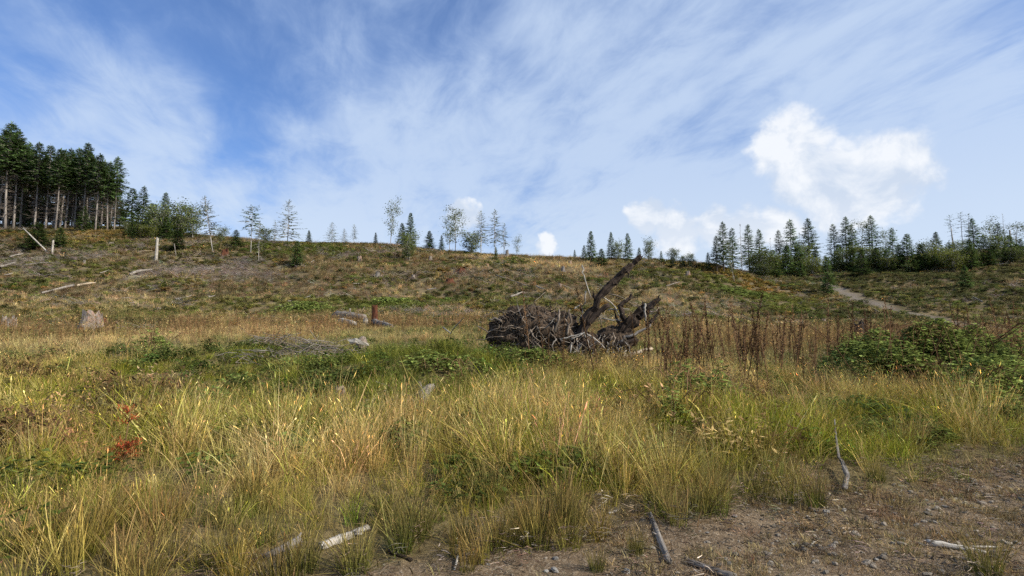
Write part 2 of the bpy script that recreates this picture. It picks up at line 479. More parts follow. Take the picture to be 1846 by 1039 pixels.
def tag(o, label=None, cat=None, group=None, kind=None):
    if label: o['label'] = label
    if cat: o['category'] = cat
    if group: o['group'] = group
    if kind: o['kind'] = kind
    return o
def obj(name, me, mat=None, parent=None, link=True):
    o = bpy.data.objects.new(name, me)
    if mat is not None and not me.materials:
        me.materials.append(mat)
    if link: COL.objects.link(o)
    if parent: o.parent = parent
    return o
def thing(name, label, cat, loc, group=None, rot=(0, 0, 0), scale=1.0):
    o = bpy.data.objects.new(name, None); COL.objects.link(o)
    o.empty_display_size = .2
    o.location = [float(q) for q in loc]; o.rotation_euler = rot
    o.scale = (scale,) * 3 if np.isscalar(scale) else scale
    return tag(o, label, cat, group)

# ------------------------------------------------------------------ ground sheet
def axis(lo, hi, fine, step, grow):
    a = list(np.arange(fine[0], fine[1], step)); s = step
    while a[-1] < hi: s *= grow; a.append(a[-1] + s)
    s = step
    while a[0] > lo: s *= grow; a.insert(0, a[0] - s)
    return np.array(a)
gx = axis(-2500, 2500, (-9, 9), .11, 1.035)
gy = axis(-600, 3500, (2.5, 13), .11, 1.022)
XX, YY = np.meshgrid(gx, gy)
ZZ = H(XX, YY)
me = bpy.data.meshes.new('ground')
nx, ny = len(gx), len(gy)
co = np.stack([XX, YY, ZZ], -1).reshape(-1, 3)
ii = (np.arange(ny - 1)[:, None] * nx + np.arange(nx - 1)[None, :]).ravel()
quads = np.stack([ii, ii + 1, ii + nx + 1, ii + nx], -1)
me.vertices.add(len(co)); me.vertices.foreach_set('co', co.ravel())
me.loops.add(quads.size); me.loops.foreach_set('vertex_index', quads.ravel())
me.polygons.add(len(quads)); me.polygons.foreach_set('loop_start', np.arange(len(quads)) * 4)
me.polygons.foreach_set('use_smooth', np.ones(len(quads), bool))
rr = sstep(.85 - road_d(XX, YY) + (fbm(XX / 1.5, YY / 1.5, 41, 3) - .5) * 1.6, -.3, .5)
gd = sstep(gravel_d(XX, YY), -.25, .25)
for nm, dat in (('gravel', gd), ('road', rr), ('hill', sstep(YY, 24, 44))):
    a = me.attributes.new(nm, 'FLOAT', 'POINT'); a.data.foreach_set('value', dat.astype(np.float32).ravel())
me.update(calc_edges=True)
ground = obj('ground', me, M['ground'])
tag(ground, 'brown soil of the clearing rising to the logged hillside', 'ground', kind='structure')

# ------------------------------------------------------------------ instanced ground cover
def scatter_tree(name, protos, real=False):
    g = bpy.data.node_groups.new(name, 'GeometryNodeTree')
    g.interface.new_socket('Geometry', in_out='INPUT', socket_type='NodeSocketGeometry')
    g.interface.new_socket('Geometry', in_out='OUTPUT', socket_type='NodeSocketGeometry')
    gi = g.nodes.new('NodeGroupInput'); go = g.nodes.new('NodeGroupOutput')
    ip = g.nodes.new('GeometryNodeInstanceOnPoints')
    jn = g.nodes.new('GeometryNodeJoinGeometry')
    for p in protos:
        oi = g.nodes.new('GeometryNodeObjectInfo'); oi.inputs[0].default_value = p
        gt = g.nodes.new('GeometryNodeGeometryToInstance')
        g.links.new(oi.outputs['Geometry'], gt.inputs[0]); g.links.new(gt.outputs[0], jn.inputs[0])
    def na(nm, typ):
        k = g.nodes.new('GeometryNodeInputNamedAttribute'); k.data_type = typ; k.inputs[0].default_value = nm
        return k.outputs[0]
    e2r = g.nodes.new('FunctionNodeEulerToRotation')
    g.links.new(na('rot', 'FLOAT_VECTOR'), e2r.inputs[0])
    g.links.new(gi.outputs[0], ip.inputs['Points']); g.links.new(jn.outputs[0], ip.inputs['Instance'])
    ip.inputs['Pick Instance'].default_value = True
    g.links.new(na('pick', 'INT'), ip.inputs['Instance Index'])
    g.links.new(e2r.outputs[0], ip.inputs['Rotation']); g.links.new(na('scl', 'FLOAT_VECTOR'), ip.inputs['Scale'])
    last = ip.outputs[0]
    if real:
        rl = g.nodes.new('GeometryNodeRealizeInstances'); g.links.new(last, rl.inputs[0]); last = rl.outputs[0]
    g.links.new(last, go.inputs[0])
    return g
def scatter(name, protos, pos, scl, tint, tip, label, cat, tilt=.12, seed=0, real=False):
    r = np.random.RandomState(seed + 100)
    n_ = len(pos)
    me = bpy.data.meshes.new(name)
    me.vertices.add(n_); me.vertices.foreach_set('co', np.asarray(pos, np.float32).ravel())
    rot = np.stack([r.normal(0, tilt, n_), r.normal(0, tilt, n_), r.uniform(0, 6.283, n_)], -1)
    scl = np.asarray(scl, float)
    if scl.ndim == 1: scl = np.stack([scl] * 3, -1)
    for nm, typ, key, dat in (('rot', 'FLOAT_VECTOR', 'vector', rot), ('scl', 'FLOAT_VECTOR', 'vector', scl), ('tint', 'FLOAT_VECTOR', 'vector', tint), ('tip', 'FLOAT_VECTOR', 'vector', tip)):
        a = me.attributes.new(nm, typ, 'POINT'); a.data.foreach_set(key, np.asarray(dat, np.float32).ravel())
    a = me.attributes.new('pick', 'INT', 'POINT'); a.data.foreach_set('value', r.randint(0, len(protos), n_).astype(np.int32))
    me.update()
    o = obj(name, me)
    md = o.modifiers.new('scatter', 'NODES'); md.node_group = scatter_tree(name, protos, real)
    return tag(o, label, cat, kind='stuff')
def proto(name, mb, mat, smooth=True):
    return obj(name, mb.mesh(name, smooth), mat, link=False)

def grass_mb(seed, n_, h, w, spread, lean, droop, heads=0.0, segs=3, splay=1.0, kink=.13, flop=.22):
    rg = random.Random(seed); mb = MB()
    for _ in range(n_):
        a = rg.uniform(0, 6.283); r = spread * math.sqrt(rg.random())
        b = np.array([math.cos(a) * r, math.sin(a) * r, -.02])
        az = a + rg.gauss(0, .9) if splay else rg.uniform(0, 6.283)
        hh = rg.uniform(*h); ln = lean * rg.uniform(.2, 1.3) * hh; dr = droop * rg.uniform(0, 1.2) * hh
        o_ = np.array([math.cos(az), math.sin(az), 0])
        ya = rg.uniform(0, 6.283); sd = np.array([math.cos(ya), math.sin(ya), 0])
        ww = w * rg.uniform(.5, 1.5)
        kk = np.array([rg.gauss(0, 1), rg.gauss(0, 1), rg.gauss(0, .3)]) * hh * kink; kt = rg.uniform(.35, .8)
        if rg.random() < flop:
            ln *= 3.0; hh *= .55; dr *= .6
        vs, ts = [], []
        for k in range(segs):
            t = k / segs
            p = b + o_ * (ln * (t * .5 + t * t * .5)) + np.array([0, 0, hh * t - dr * t ** 3]) + kk * max(0, t - kt * .6)
            q = ww * (1 - .55 * t) * .5
            vs += [p - sd * q, p + sd * q]; ts += [t, t]
        tipp = b + o_ * ln + np.array([0, 0, hh - dr]) + kk * (1 - kt * .6)
        vs.append(tipp); ts.append(1.0)
        fs = [(2 * k, 2 * k + 1, 2 * k + 3, 2 * k + 2) for k in range(segs - 1)] + [(2 * segs - 2, 2 * segs - 1, 2 * segs)]
        bvv = min(1, max(0, rg.gauss(.5, .22)))
        mb.add(vs, fs, ts, bvv)
        if rg.random() < heads:
            d = tipp - vs[-2]; d = d / np.linalg.norm(d)
            L = rg.uniform(.04, .10)
            mb.loz(tipp - d * L * .5, d, sd, L, w * 1.9, 1, 1, min(1, bvv + .12))
            mb.loz(tipp - d * L * .4, d, np.cross(d, sd), L * .8, w * 1.6, 1, 1, bvv)
    return mb
def leafclump_mb(seed, n_, rx, rz, leaf, stems=6, flat=.4):
    rg = random.Random(seed); mb = MB()
    lobes = [(rg.gauss(0, rx * .45), rg.gauss(0, rx * .45), rg.uniform(.45, 1.0) * rz, rg.uniform(.35, .6) * rx) for _ in range(5)]
    for _ in range(n_):
        lx, ly, lz, lr = rg.choice(lobes)
        v = np.array([rg.gauss(0, 1), rg.gauss(0, 1), rg.gauss(.3, .8)]); v /= np.linalg.norm(v)
        p = np.array([lx, ly, lz * .65]) + v * lr * rg.uniform(.55, 1.05) * np.array([1, 1, rz / rx * .9])
        if p[2] < 0: p[2] = rg.uniform(0, .2) * rz
        az = rg.uniform(0, 6.283); d = np.array([math.cos(az), math.sin(az), rg.uniform(-.6, .5)]); d /= np.linalg.norm(d)
        s = np.cross(d, [0, 0, 1.]); s = s / np.linalg.norm(s) + np.array([0, 0, rg.uniform(-flat, flat)])
        L = leaf * rg.uniform(.6, 1.4)
        mb.loz(p, d, s, L, L * .62, rg.uniform(0, .4), rg.uniform(.5, 1), min(1, max(0, rg.gauss(.5, .22))), .15)
    return mb
def twig_mb(seed, n_, L, r0, flat=.35, up=0.0):
    rg = random.Random(seed); mb = MB()
    for _ in range(n_):
        az = rg.uniform(0, 6.283)
        d = np.array([math.cos(az), math.sin(az), rg.gauss(up, flat)]); l = L * rg.uniform(.4, 1.3)
        p = np.array([rg.gauss(0, L * .35), rg.gauss(0, L * .35), rg.uniform(0, .12 + .3 * L)])
        q = p + d * l * .5; e = q + (d + np.array([rg.gauss(0, .3), rg.gauss(0, .3), rg.gauss(0, .2)])) * l * .5
        mb.tube([p, q, e], [r0, r0 * .75, r0 * .3], 3, 0, rg, False, bv=min(1, max(0, rg.gauss(.5, .25))))
    return mb
def herb_mb(seed, n_, h, w, spread):
    """dead herb clump: thin upright stems with short ragged side bits"""
    rg = random.Random(seed); mb = MB()
    for _ in range(n_):
        x, y = rg.gauss(0, spread), rg.gauss(0, spread); hh = rg.uniform(*h)
        e = np.array([x + rg.gauss(0, .16) * hh, y + rg.gauss(0, .16) * hh, hh]); b = np.array([x, y, -.02])
        ya = rg.uniform(0, 6.28); sd = np.array([math.cos(ya), math.sin(ya), 0])
        bvv = min(1, max(0, rg.gauss(.5, .22)))
        mb.add([b - sd * w * .5, b + sd * w * .5, e], [(0, 1, 2)], [0, 0, 1], bvv)
        for _k in range(7):
            t = rg.uniform(.3, 1); p = b + (e - b) * t; a = rg.uniform(0, 6.28)
            d = np.array([math.cos(a), math.sin(a), rg.uniform(-.3, .9)]); d /= np.linalg.norm(d)
            s = np.cross(d, [0.3, .1, 1.]); s /= np.linalg.norm(s)
            L = rg.uniform(.05, .16) * (1.3 - t * .5)
            mb.loz(p, d, s, L, L * .38, t, 1, min(1, max(0, bvv + rg.gauss(0, .15))))
    return mb
# ------------------------------------------------------------------ trees
def nrm(v):
    return v / (np.linalg.norm(v) + 1e-9)
def clamp01(x):
    return min(1.0, max(0.0, x))
def conifer(seed, Ht, cb, R, nb, prof=.9, droop=.25, spray=1.0, trunk_r=None, dead=0, sparse=0.0, lowr=1.0, lean=0.0, stations=6):
    """trunk with branches, crown of needle sprays (and dead twigs below the crown)"""
    rg = random.Random(seed)
    tr, cr, dd = MB(), MB(), MB()
    tr_r = trunk_r or Ht * .011
    bend = rg.gauss(0, .012) * Ht
    def axis_pt(z):
        t = z / Ht
        return np.array([bend * math.sin(t * 2.4) + lean * Ht * t, bend * .6 * math.sin(t * 3.1), z])
    tr.tube([axis_pt(Ht * k / 8 - (.3 if k == 0 else 0)) for k in range(9)], [tr_r * (1.12 if k == 0 else 1) * (1 - .93 * k / 8) + .008 for k in range(9)], 8, .05, rg)
    for i in range(nb):
        f = (i + rg.random()) / nb
        f = f ** .92
        z = cb + (Ht - cb) * f * .985
        if rg.random() < sparse: continue
        g = (Ht - z) / (Ht - cb)
        shape = min(1.0, g ** prof * 1.25) * (lowr + (1 - lowr) * min(1, (1 - g) * 3 + .25) if lowr < 1 else 1)
        L = R * shape * rg.uniform(.68, 1.16) + .07 * R
        az = i * 2.39996 + rg.gauss(0, .35)
        rise = .55 * (1 - g) - .12 + rg.gauss(0, .08)
        o_ = np.array([math.cos(az), math.sin(az), 0]); sd = np.array([-math.sin(az), math.cos(az), 0])
        b0 = axis_pt(z)
        def bp(s):
            return b0 + o_ * L * s + np.array([0, 0, L * (rise * s - droop * g * s * s + .10 * s ** 3)])
        tr.tube([b0, bp(.5), bp(.95)], [.016 * Ht * .3 * (.3 + g), .006 * Ht * .3, .002], 3, 0, rg, False)
        bb = clamp01(rg.gauss(.5, .17))
        for k in range(stations):
            s = .16 + .84 * (k + rg.random() * .7) / stations
            p = bp(min(s, 1.0))
            ls = spray * (.42 * L * (1.08 - s) + .10 * R + .04)
            for sg in (-1, 1):
                if rg.random() < .12 + sparse * .5: continue
                d = nrm(o_ * rg.uniform(.55, 1.0) + sd * sg * rg.uniform(.55, 1.0) + np.array([0, 0, rg.gauss(-.16, .18)]))
                w_ = nrm(np.cross(d, np.array([rg.gauss(0, .25), rg.gauss(0, .25), 1.0])))
                cr.loz(p, d, w_, ls * rg.uniform(.75, 1.2), ls * rg.uniform(.24, .40), .1, rg.uniform(.55, 1), clamp01(bb + rg.gauss(0, .12)), .12)
            if rg.random() < .55 * (1 - sparse):
                d = nrm(o_ * .8 + np.array([rg.gauss(0, .3), rg.gauss(0, .3), -.5]))
                cr.loz(p, d, nrm(np.cross(d, o_ + sd * .3)), ls * .7, ls * .22, 0, .5, clamp01(bb - .12), .1)
        d = nrm(bp(1.0) - bp(.8)); cr.loz(bp(.86), d, sd, .22 * L + .08, .10 * L + .03, .4, 1, clamp01(bb + .12))
    # leader
    for k in range(8):
        a = k * 2.4; z = Ht * (.955 + .045 * rg.random())
        d = nrm(np.array([math.cos(a) * .5, math.sin(a) * .5, 1.0]))
        cr.loz(axis_pt(z), d, nrm(np.cross(d, [1, 0.2, 0])), .035 * Ht * rg.uniform(.5, 1), .012 * Ht, .4, 1, .6)
    for k in range(dead):
        z = rg.uniform(.12 * Ht, cb * 1.05); a = rg.uniform(0, 6.28); L = rg.uniform(.35, 1.0) * R * .75
        o_ = np.array([math.cos(a), math.sin(a), 0]); b0 = axis_pt(z)
        m1 = b0 + o_ * L * .5 + np.array([0, 0, rg.gauss(-.05, .08) * L]); e = b0 + o_ * L + np.array([rg.gauss(0, .1) * L, rg.gauss(0, .1) * L, rg.gauss(-.12, .15) * L])
        dd.tube([b0, m1, e], [.024, .017, .006], 3, 0, rg, False)
        for j in range(3):
            p = b0 + (e - b0) * rg.uniform(.35, .95); dq = nrm(np.array([rg.gauss(0, 1), rg.gauss(0, 1), rg.gauss(-.3, .5)]))
            dd.tube([p, p + dq * L * .3], [.010, .004], 3, 0, rg, False)
    return tr, cr, dd
def broadleaf(seed, Ht, cb, R, leaves, leaf, limbs=14, stems=1, clump=1.0):
    rg = random.Random(seed); tr, cr = MB(), MB()
    tips = []
    for s_ in range(stems):
        bx, by = rg.gauss(0, .02 * Ht * (stems > 1)), rg.gauss(0, .02 * Ht * (stems > 1))
        tx, ty = rg.gauss(0, .035 if stems == 1 else .10) * Ht, rg.gauss(0, .035 if stems == 1 else .10) * Ht
        hh = Ht * (1 if s_ == 0 else rg.uniform(.7, .95))
        pts = [np.array([bx + tx * t * t + rg.gauss(0, .008) * Ht * (t > 0), by + ty * t * t + rg.gauss(0, .008) * Ht * (t > 0), hh * t - (.3 if t == 0 else 0)]) for t in np.linspace(0, 1, 8)]
        r0 = Ht * .010
        tr.tube(pts, [r0 * (1 - .9 * k / 7) + .006 for k in range(8)], 7, .05, rg)
        for i in range(limbs):
            f = cb / Ht + (1 - cb / Ht) * (i + rg.random()) / limbs * .97
            q = f * 7; j = min(int(q), 6); b0 = pts[j] + (pts[j + 1] - pts[j]) * (q - j)
            a = i * 2.4 + rg.gauss(0, .5); o_ = np.array([math.cos(a), math.sin(a), 0])
            g = 1 - (f - cb / Ht) / (1 - cb / Ht)
            L = R * (.25 + .75 * math.sin(math.pi * min(1, .15 + .8 * g))) * rg.uniform(.6, 1.15)
            up = rg.uniform(.35, .95)
            m1 = b0 + o_ * L * .5 + np.array([0, 0, L * .5 * up * .8]); e = b0 + o_ * L + np.array([0, 0, L * up])
            tr.tube([b0, m1, e], [.0042 * Ht * (.4 + g), .0028 * Ht * (.4 + g), .004], 4, 0, rg, False)
            for k in range(5):
                p = b0 + (e - b0) * rg.uniform(.35, 1.0)
                t2 = p + np.array([rg.gauss(0, .28), rg.gauss(0, .28), rg.gauss(.12, .2)]) * L
                tr.tube([p, t2], [.0018 * Ht, .003], 3, 0, rg, False)
                tips += [p, t2, (p + t2) / 2]
        tips.append(pts[-1])
    for _ in range(leaves):
        c_ = rg.choice(tips) + np.array([rg.gauss(0, 1), rg.gauss(0, 1), rg.gauss(0, .8)]) * .05 * Ht * clump
        d = nrm(np.array([rg.gauss(0, 1), rg.gauss(0, 1), rg.gauss(-.2, .6)])); s = nrm(np.cross(d, np.array([rg.gauss(0, .5), rg.gauss(0, .5), 1])))
        L = leaf * rg.uniform(.6, 1.4)
        cr.loz(c_, d, s, L, L * .65, rg.uniform(0, .5), rg.uniform(.4, 1), clamp01(rg.gauss(.5, .24)), .15)
    return tr, cr, None

KINDS_T = {}
def reg(kind, builders, bark, leafm, deadm=None):
    vs = []
    for k, (tr, cr, dd) in enumerate(builders):
        vs.append((obj_mesh(tr, bark), obj_mesh(cr, leafm) if cr and cr.v else None, obj_mesh(dd, deadm) if dd and dd.v else None))
    KINDS_T[kind] = vs
def obj_mesh(mb, mat):
    me = mb.mesh('tree_mesh'); me.materials.append(mat); return me
# every prototype is built 10 m high; things are scaled copies
reg('tall', [conifer(s, 10, 5.0 + .25 * (s % 3), 1.45 + .12 * (s % 2), 125, .84, .34, 1.0, .105, 70, .02, .72) for s in range(11, 16)], M['bark_pale'], M['needle_dark'], M['bark_dark'])
reg('dense', [conifer(s, 10, .35, 2.5 + .35 * (s % 2), 150, .92, .18, .95, .13, 0, .02, 1.0, 0, 6) for s in range(21, 25)], M['bark_dark'], M['needle_mid'])
reg('mature', [conifer(s, 10, 1.4 + .5 * (s % 3), 2.0 + .3 * (s % 2), 135, .80 + .08 * (s % 3), .22, .90, .12, 16, .05 + .05 * (s % 2), .85, 0, 6) for s in range(31, 37)], M['bark_dark'], M['needle_dark'], M['bark_dark'])
reg('sparse', [conifer(s, 10, 3.2, 2.3, 80, .80, .40, .62, .085, 6, .22, .8, 0, 6) for s in range(41, 45)], M['bark_alder'], M['needle_pale'], M['bark_alder'])
reg('sparse_low', [conifer(s, 10, 1.2, 3.0, 95, .85, .25, .55, .09, 0, .20, 1, 0, 6) for s in range(46, 49)], M['bark_alder'], M['needle_pale'])
reg('umbrella', [conifer(51, 10, 4.6, 2.7, 46, .45, .55, .75, .08, 0, .1, 1, 0, 6)], M['bark_alder'], M['needle_mid'])
reg('snag', [conifer(s, 10, 3.0, 1.2, 46, .8, .2, .35, .085, 50, .45, 1, 0, 4) for s in (61, 62)], M['bark_alder'], M['needle_brown'], M['bark_alder'])
reg('alder', [broadleaf(s, 10, 2.6, 2.4, 900, .32, 17) for s in (71, 72, 73)], M['bark_alder'], M['leaf_alder'])
reg('alder_bush', [broadleaf(s, 10, 1.2, 4.2, 2000, .52, 13, 4, 1.2) for s in (76, 77)], M['bark_alder'], M['leaf_alder'])
reg('yellow_bush', [broadleaf(s, 10, 1.0, 5.0, 2000, .58, 12, 5, 1.2) for s in (78, 79)], M['bark_alder'], M['leaf_yellow'])
reg('flag', [conifer(s, 10, 5.6, 1.5, 26, .35, .1, .8, .09, 10, .35, 1, 0, 4) for s in (81, 82, 83)], M['bark_dark'], M['needle_dark'], M['bark_dark'])
ORD = {}
def tree(kind, px, pyb, pyt, label, name=None, group=None, Y=None, wide=1.0, rot=None, lean=0.0, var=None, pxt=None):
    if Y is None:
        p = hit(px, pyb)
    else:
        x = (px - CX) / F * Y / (CP - SP * (CY - pyb) / F) * 1.0
        p = np.array([x, Y, float(H(x, Y))])
    ztop = z_at(pyt, p[1]); hgt = max(ztop - p[2], .6)
    k = ORD.get(kind, 0); ORD[kind] = k + 1
    V = KINDS_T[kind]; tr, cr, dd = V[(k if var is None else var) % len(V)]
    s = hgt / 10.0
    nm = name or {'tall': 'tall_conifer', 'dense': 'young_fir', 'mature': 'conifer', 'sparse': 'hemlock', 'sparse_low': 'hemlock', 'umbrella': 'hemlock', 'snag': 'dead_conifer', 'alder': 'alder_tree',
                  'alder_bush': 'alder_shrub', 'yellow_bush': 'leafy_shrub', 'flag': 'flag_topped_tree'}[kind]
    if pxt is not None:
        lean = math.atan2((pxt - px) / F * p[1], hgt)
    t = thing(nm, label, 'shrub' if 'bush' in kind else 'tree', p - np.array([0, 0, .05]), group, (0, lean, 0), (s * wide, s * wide, s))
    rz = (k * 1.7 if rot is None else rot)
    for pn, me_ in (('trunk', tr), ('crown', cr), ('dead_branches', dd)):
        if me_ is not None:
            o = obj(pn, me_, None, t); o.rotation_euler = (0, 0, rz)
    return t

# tall stand on the left
ordw = ['first', 'second', 'third', 'fourth', 'fifth', 'sixth', 'seventh', 'eighth', 'ninth', 'tenth', 'eleventh', 'twelfth', 'thirteenth', 'fourteenth', 'fifteenth', 'sixteenth']
front = [(10, 410, 222), (24, 412, 236), (36, 410, 262), (62, 410, 258), (82, 410, 262), (100, 412, 270), (117, 414, 268), (134, 412, 268), (148, 412, 258), (160, 410, 282), (172, 410, 278), (194, 410, 292), (206, 410, 284)]
for i, (px, pb, pt) in enumerate(front):
    tree('tall', px, pb, pt, 'tall pale-trunked conifer, %s from the left in the front row of the stand' % ordw[i], group='tall conifers at the edge of the left stand', Y=121 + (i * 7 % 5) * .9, wide=1.0)
rgb = random.Random(5)
for i in range(34):
    px = -70 + i * 8.2 + rgb.uniform(-3, 3)
    ptop = np.interp(px, [-80, 0, 20, 60, 150, 205, 222], [225, 232, 235, 268, 272, 300, 330]) + rgb.uniform(0, 26)
    tree('tall', px, 408, ptop, 'dark conifer deep in the tall stand behind the front trunks', 'stand_conifer', 'conifers deep inside the left stand', Y=127 + rgb.uniform(0, 26), wide=1.15)
for i in range(30):
    px = -75 + i * 10.0 + rgb.uniform(-3, 3)
    ptop = np.interp(px, [-80, 0, 150, 205, 235], [300, 305, 318, 330, 345]) + rgb.uniform(0, 40)
    tree('mature', px, 408, ptop, 'shaded understorey conifer in the dark depth of the tall stand', 'stand_conifer', 'shaded conifers in the depth of the left stand', Y=134 + rgb.uniform(0, 24), wide=1.5)
def many(kind, rows, group):
    for r in rows:
        tree(kind, r[0], r[1], r[2], r[3], group=group, **(r[4] if len(r) > 4 else {}))
many('dense', [(40, 412, 338, 'light green young fir before the tall stand at the left edge', dict(wide=.8)), (150, 418, 372, 'small dark fir in front of the tall pale trunks', dict(wide=1.2)), (172, 416, 388, 'low bushy fir at the foot of the tall stand', dict(wide=1.6)),
               (196, 416, 392, 'low young fir under the last trunks of the tall stand', dict(wide=1.4)), (65, 448, 400, 'broad dark fir bush behind the leaning pale pole', dict(wide=1.9)), (108, 446, 410, 'dark spreading fir bush beside the short broken snag', dict(wide=1.7)),
               (238, 418, 340, 'broad dull green fir just past the end of the tall stand', dict(wide=1.15)), (256, 418, 336, 'dark fir top showing behind the broad dull green fir', dict(Y=128)),
               (272, 422, 366, 'green fir leaning on the broad fir right of the tall stand', dict(wide=1.2)), (296, 418, 347, 'dark pointed fir above the shrubs right of the tall stand', dict(Y=126)),
               (320, 452, 416, 'dark round fir bush right of the white post', dict(wide=1.9)), (425, 446, 414, 'dark fir bush between the two bare-stemmed hemlocks', dict(wide=1.8)),
               (535, 482, 434, 'small dark green fir standing alone on the open slope', dict(wide=1.25)), (740, 448, 383, 'dense dark fir, tallest of the pair beside the slender alder', dict(wide=.95)), (724, 444, 402, 'dark fir leaning against the taller dense fir', dict(wide=1.1)),
               (677, 432, 419, 'tiny fir on the skyline left of the slender alder', {}), (774, 440, 416, 'small round fir on the skyline right of the dense fir', dict(wide=1.3)), (796, 440, 424, 'tiny dark fir on the skyline before the two-headed alder', {}),
               (556, 432, 415, 'tiny dark fir on the skyline right of the broad hemlock', {}), (894, 470, 445, 'small green fir below the trio of thin hemlocks', {})], 'young firs on the left hillside')
many('sparse', [(384, 456, 352, 'leaning hemlock with a bare white stem and ragged crown', dict(pxt=365)), (867, 456, 380, 'thin hemlock with bare pale stem, left of the trio', {}), (893, 446, 378, 'thin ragged hemlock, middle of the skyline trio', {}),
                (909, 450, 403, 'short thin hemlock, right of the skyline trio', {}), (466, 474, 398, 'spindly pale sapling beside the broad hemlock', {}), (638, 434, 404, 'thin hemlock on the skyline right of two small ones', {}), (775, 434, 424, 'tiny stripling on the skyline beside the round fir', {})], 'thin hemlocks on the skyline')
many('sparse_low', [(518, 432, 360, 'broad airy hemlock on the skyline above the lone fir', dict(wide=1.15)), (598, 434, 401, 'small open hemlock on the skyline', dict(wide=1.2)), (620, 434, 412, 'low open hemlock beside a slightly taller one', dict(wide=1.2)), (495, 434, 400, 'small airy hemlock left of the broad one', {})], 'open hemlocks on the skyline')
tree('umbrella', 452, 456, 372, 'umbrella-shaped hemlock on a bare white stem')
many('alder', [(704, 438, 365, 'slender alder with loose airy crown on the skyline', dict(wide=.8)), (820, 438, 378, 'two-headed airy alder on the skyline left of the thin trio', {}), (810, 438, 392, 'smaller airy alder crowding the two-headed one', {}), (932, 466, 428, 'small sapling with tufted top on the slope', dict(wide=.9))], 'alders on the skyline')
many('alder_bush', [(325, 428, 372, 'leafy green shrub between the stand and the leaning hemlock', {}), (292, 432, 372, 'yellow-green alder thicket beside the broad fir', {}), (345, 432, 378, 'leafy shrub behind the leaning hemlock', {}), (275, 430, 382, 'pale leafy shrub at the foot of the broad fir', {}), (400, 440, 412, 'low leafy shrub right of the leaning hemlock', {}),
                    (850, 444, 422, 'low leafy shrub under the two-headed alder', dict(wide=1.4)), (735, 470, 425, 'willowy shrub in front of the dense fir', {}), (478, 440, 412, 'low shrub between the umbrella hemlock and the broad one', dict(wide=1.3))], 'leafy shrubs on the left hill')
# the trees between and beyond, right of the centre
many('dense', [(1066, 476, 416, 'pointed fir, tallest on the skyline above the leaning spar', dict(wide=.85)), (1102, 472, 418, 'fir right of the pointed one on the middle skyline', dict(wide=.9)), (1131, 470, 420, 'greyish fir, third of the middle skyline row', dict(wide=.85)), (1053, 472, 442, 'low fir tucked left of the pointed fir', dict(wide=1.1)),
               (1085, 480, 448, 'bushy low fir under the middle skyline row', dict(wide=1.6)), (1036, 466, 450, 'tiny fir at the left end of the middle skyline row', {}), (1152, 472, 446, 'small fir beside the round-headed tree', {}), (1192, 474, 452, 'tiny fir right of the round-headed tree', {}), (1277, 488, 455, 'small pointed fir alone left of the tall right clump', dict(wide=.9))], 'firs on the middle skyline')
many('alder_bush', [(1170, 472, 436, 'round-headed dark small tree on the middle skyline', dict(wide=.75)), (1213, 478, 450, 'pale bush on the skyline slope', {}), (1245, 484, 460, 'pale low bush on the falling skyline', {}), (1232, 482, 462, 'low pale bush beside another on the falling skyline', {}), (1115, 472, 440, 'pale leafy bush among the middle skyline firs', {})], 'pale bushes on the middle skyline')
many('mature', [(1305, 492, 400, 'tall fir, first and broadest of the right clump', {}), (1293, 492, 424, 'shorter ragged fir at the left edge of the right clump', {}), (1322, 492, 411, 'tall fir close behind the first of the right clump', {}), (1352, 492, 404, 'tall dense fir in the middle of the right clump', {}), (1370, 494, 414, 'fir at the right side of the right clump', {}),
                (1405, 490, 415, 'short-crowned fir right of the clump', {}), (1427, 488, 396, 'slim pointed fir left of the broad one', dict(wide=1.05)), (1459, 486, 394, 'broad tall fir with even whorls', dict(wide=1.25)), (1504, 480, 404, 'small-headed fir on a bare stem', {}), (1527, 478, 391, 'twin-topped tall fir on the right skyline', dict(wide=1.15)),
                (1540, 478, 404, 'fir crowding the right side of the twin-topped one', {}), (1574, 478, 389, 'tall dense dark fir, most even on the right skyline', dict(wide=1.1)), (1612, 480, 411, 'slim dark fir right of the even dense one', {}), (1757, 468, 394, 'dark fir beside the flag-topped trees', dict(wide=1.3)), (1803, 464, 402, 'ragged fir near the right edge', dict(wide=1.3))], 'firs on the right skyline')
many('snag', [(1338, 492, 405, 'bare dead conifer inside the right clump', {}), (1391, 488, 430, 'thin dead snag right of the clump', {}), (1443, 486, 420, 'thin dead snag beside the broad tall fir', {}), (1812, 462, 386, 'bare snag at the far right', {})], 'dead conifers on the right skyline')
many('alder', [(1556, 478, 402, 'pale sparse alder between two dark firs', {}), (1597, 476, 418, 'bare pale alder left of the slim fir', {}), (1788, 466, 400, 'airy alder left of the far right snag', {}), (1834, 460, 405, 'airy alder at the right edge', dict(wide=1.5)), (1325, 512, 440, 'thin leaning sapling at the front of the right clump', dict(pxt=1312, wide=.6))], 'alders on the right skyline')
many('flag', [(1722, 456, 388, 'flag-topped tree with bare stem, left of three', dict(pxt=1716)), (1737, 456, 383, 'flag-topped tree with bare stem, middle of three', {}), (1749, 458, 386, 'flag-topped tree with bare stem, right of three', {})], 'flag-topped trees on the right skyline')
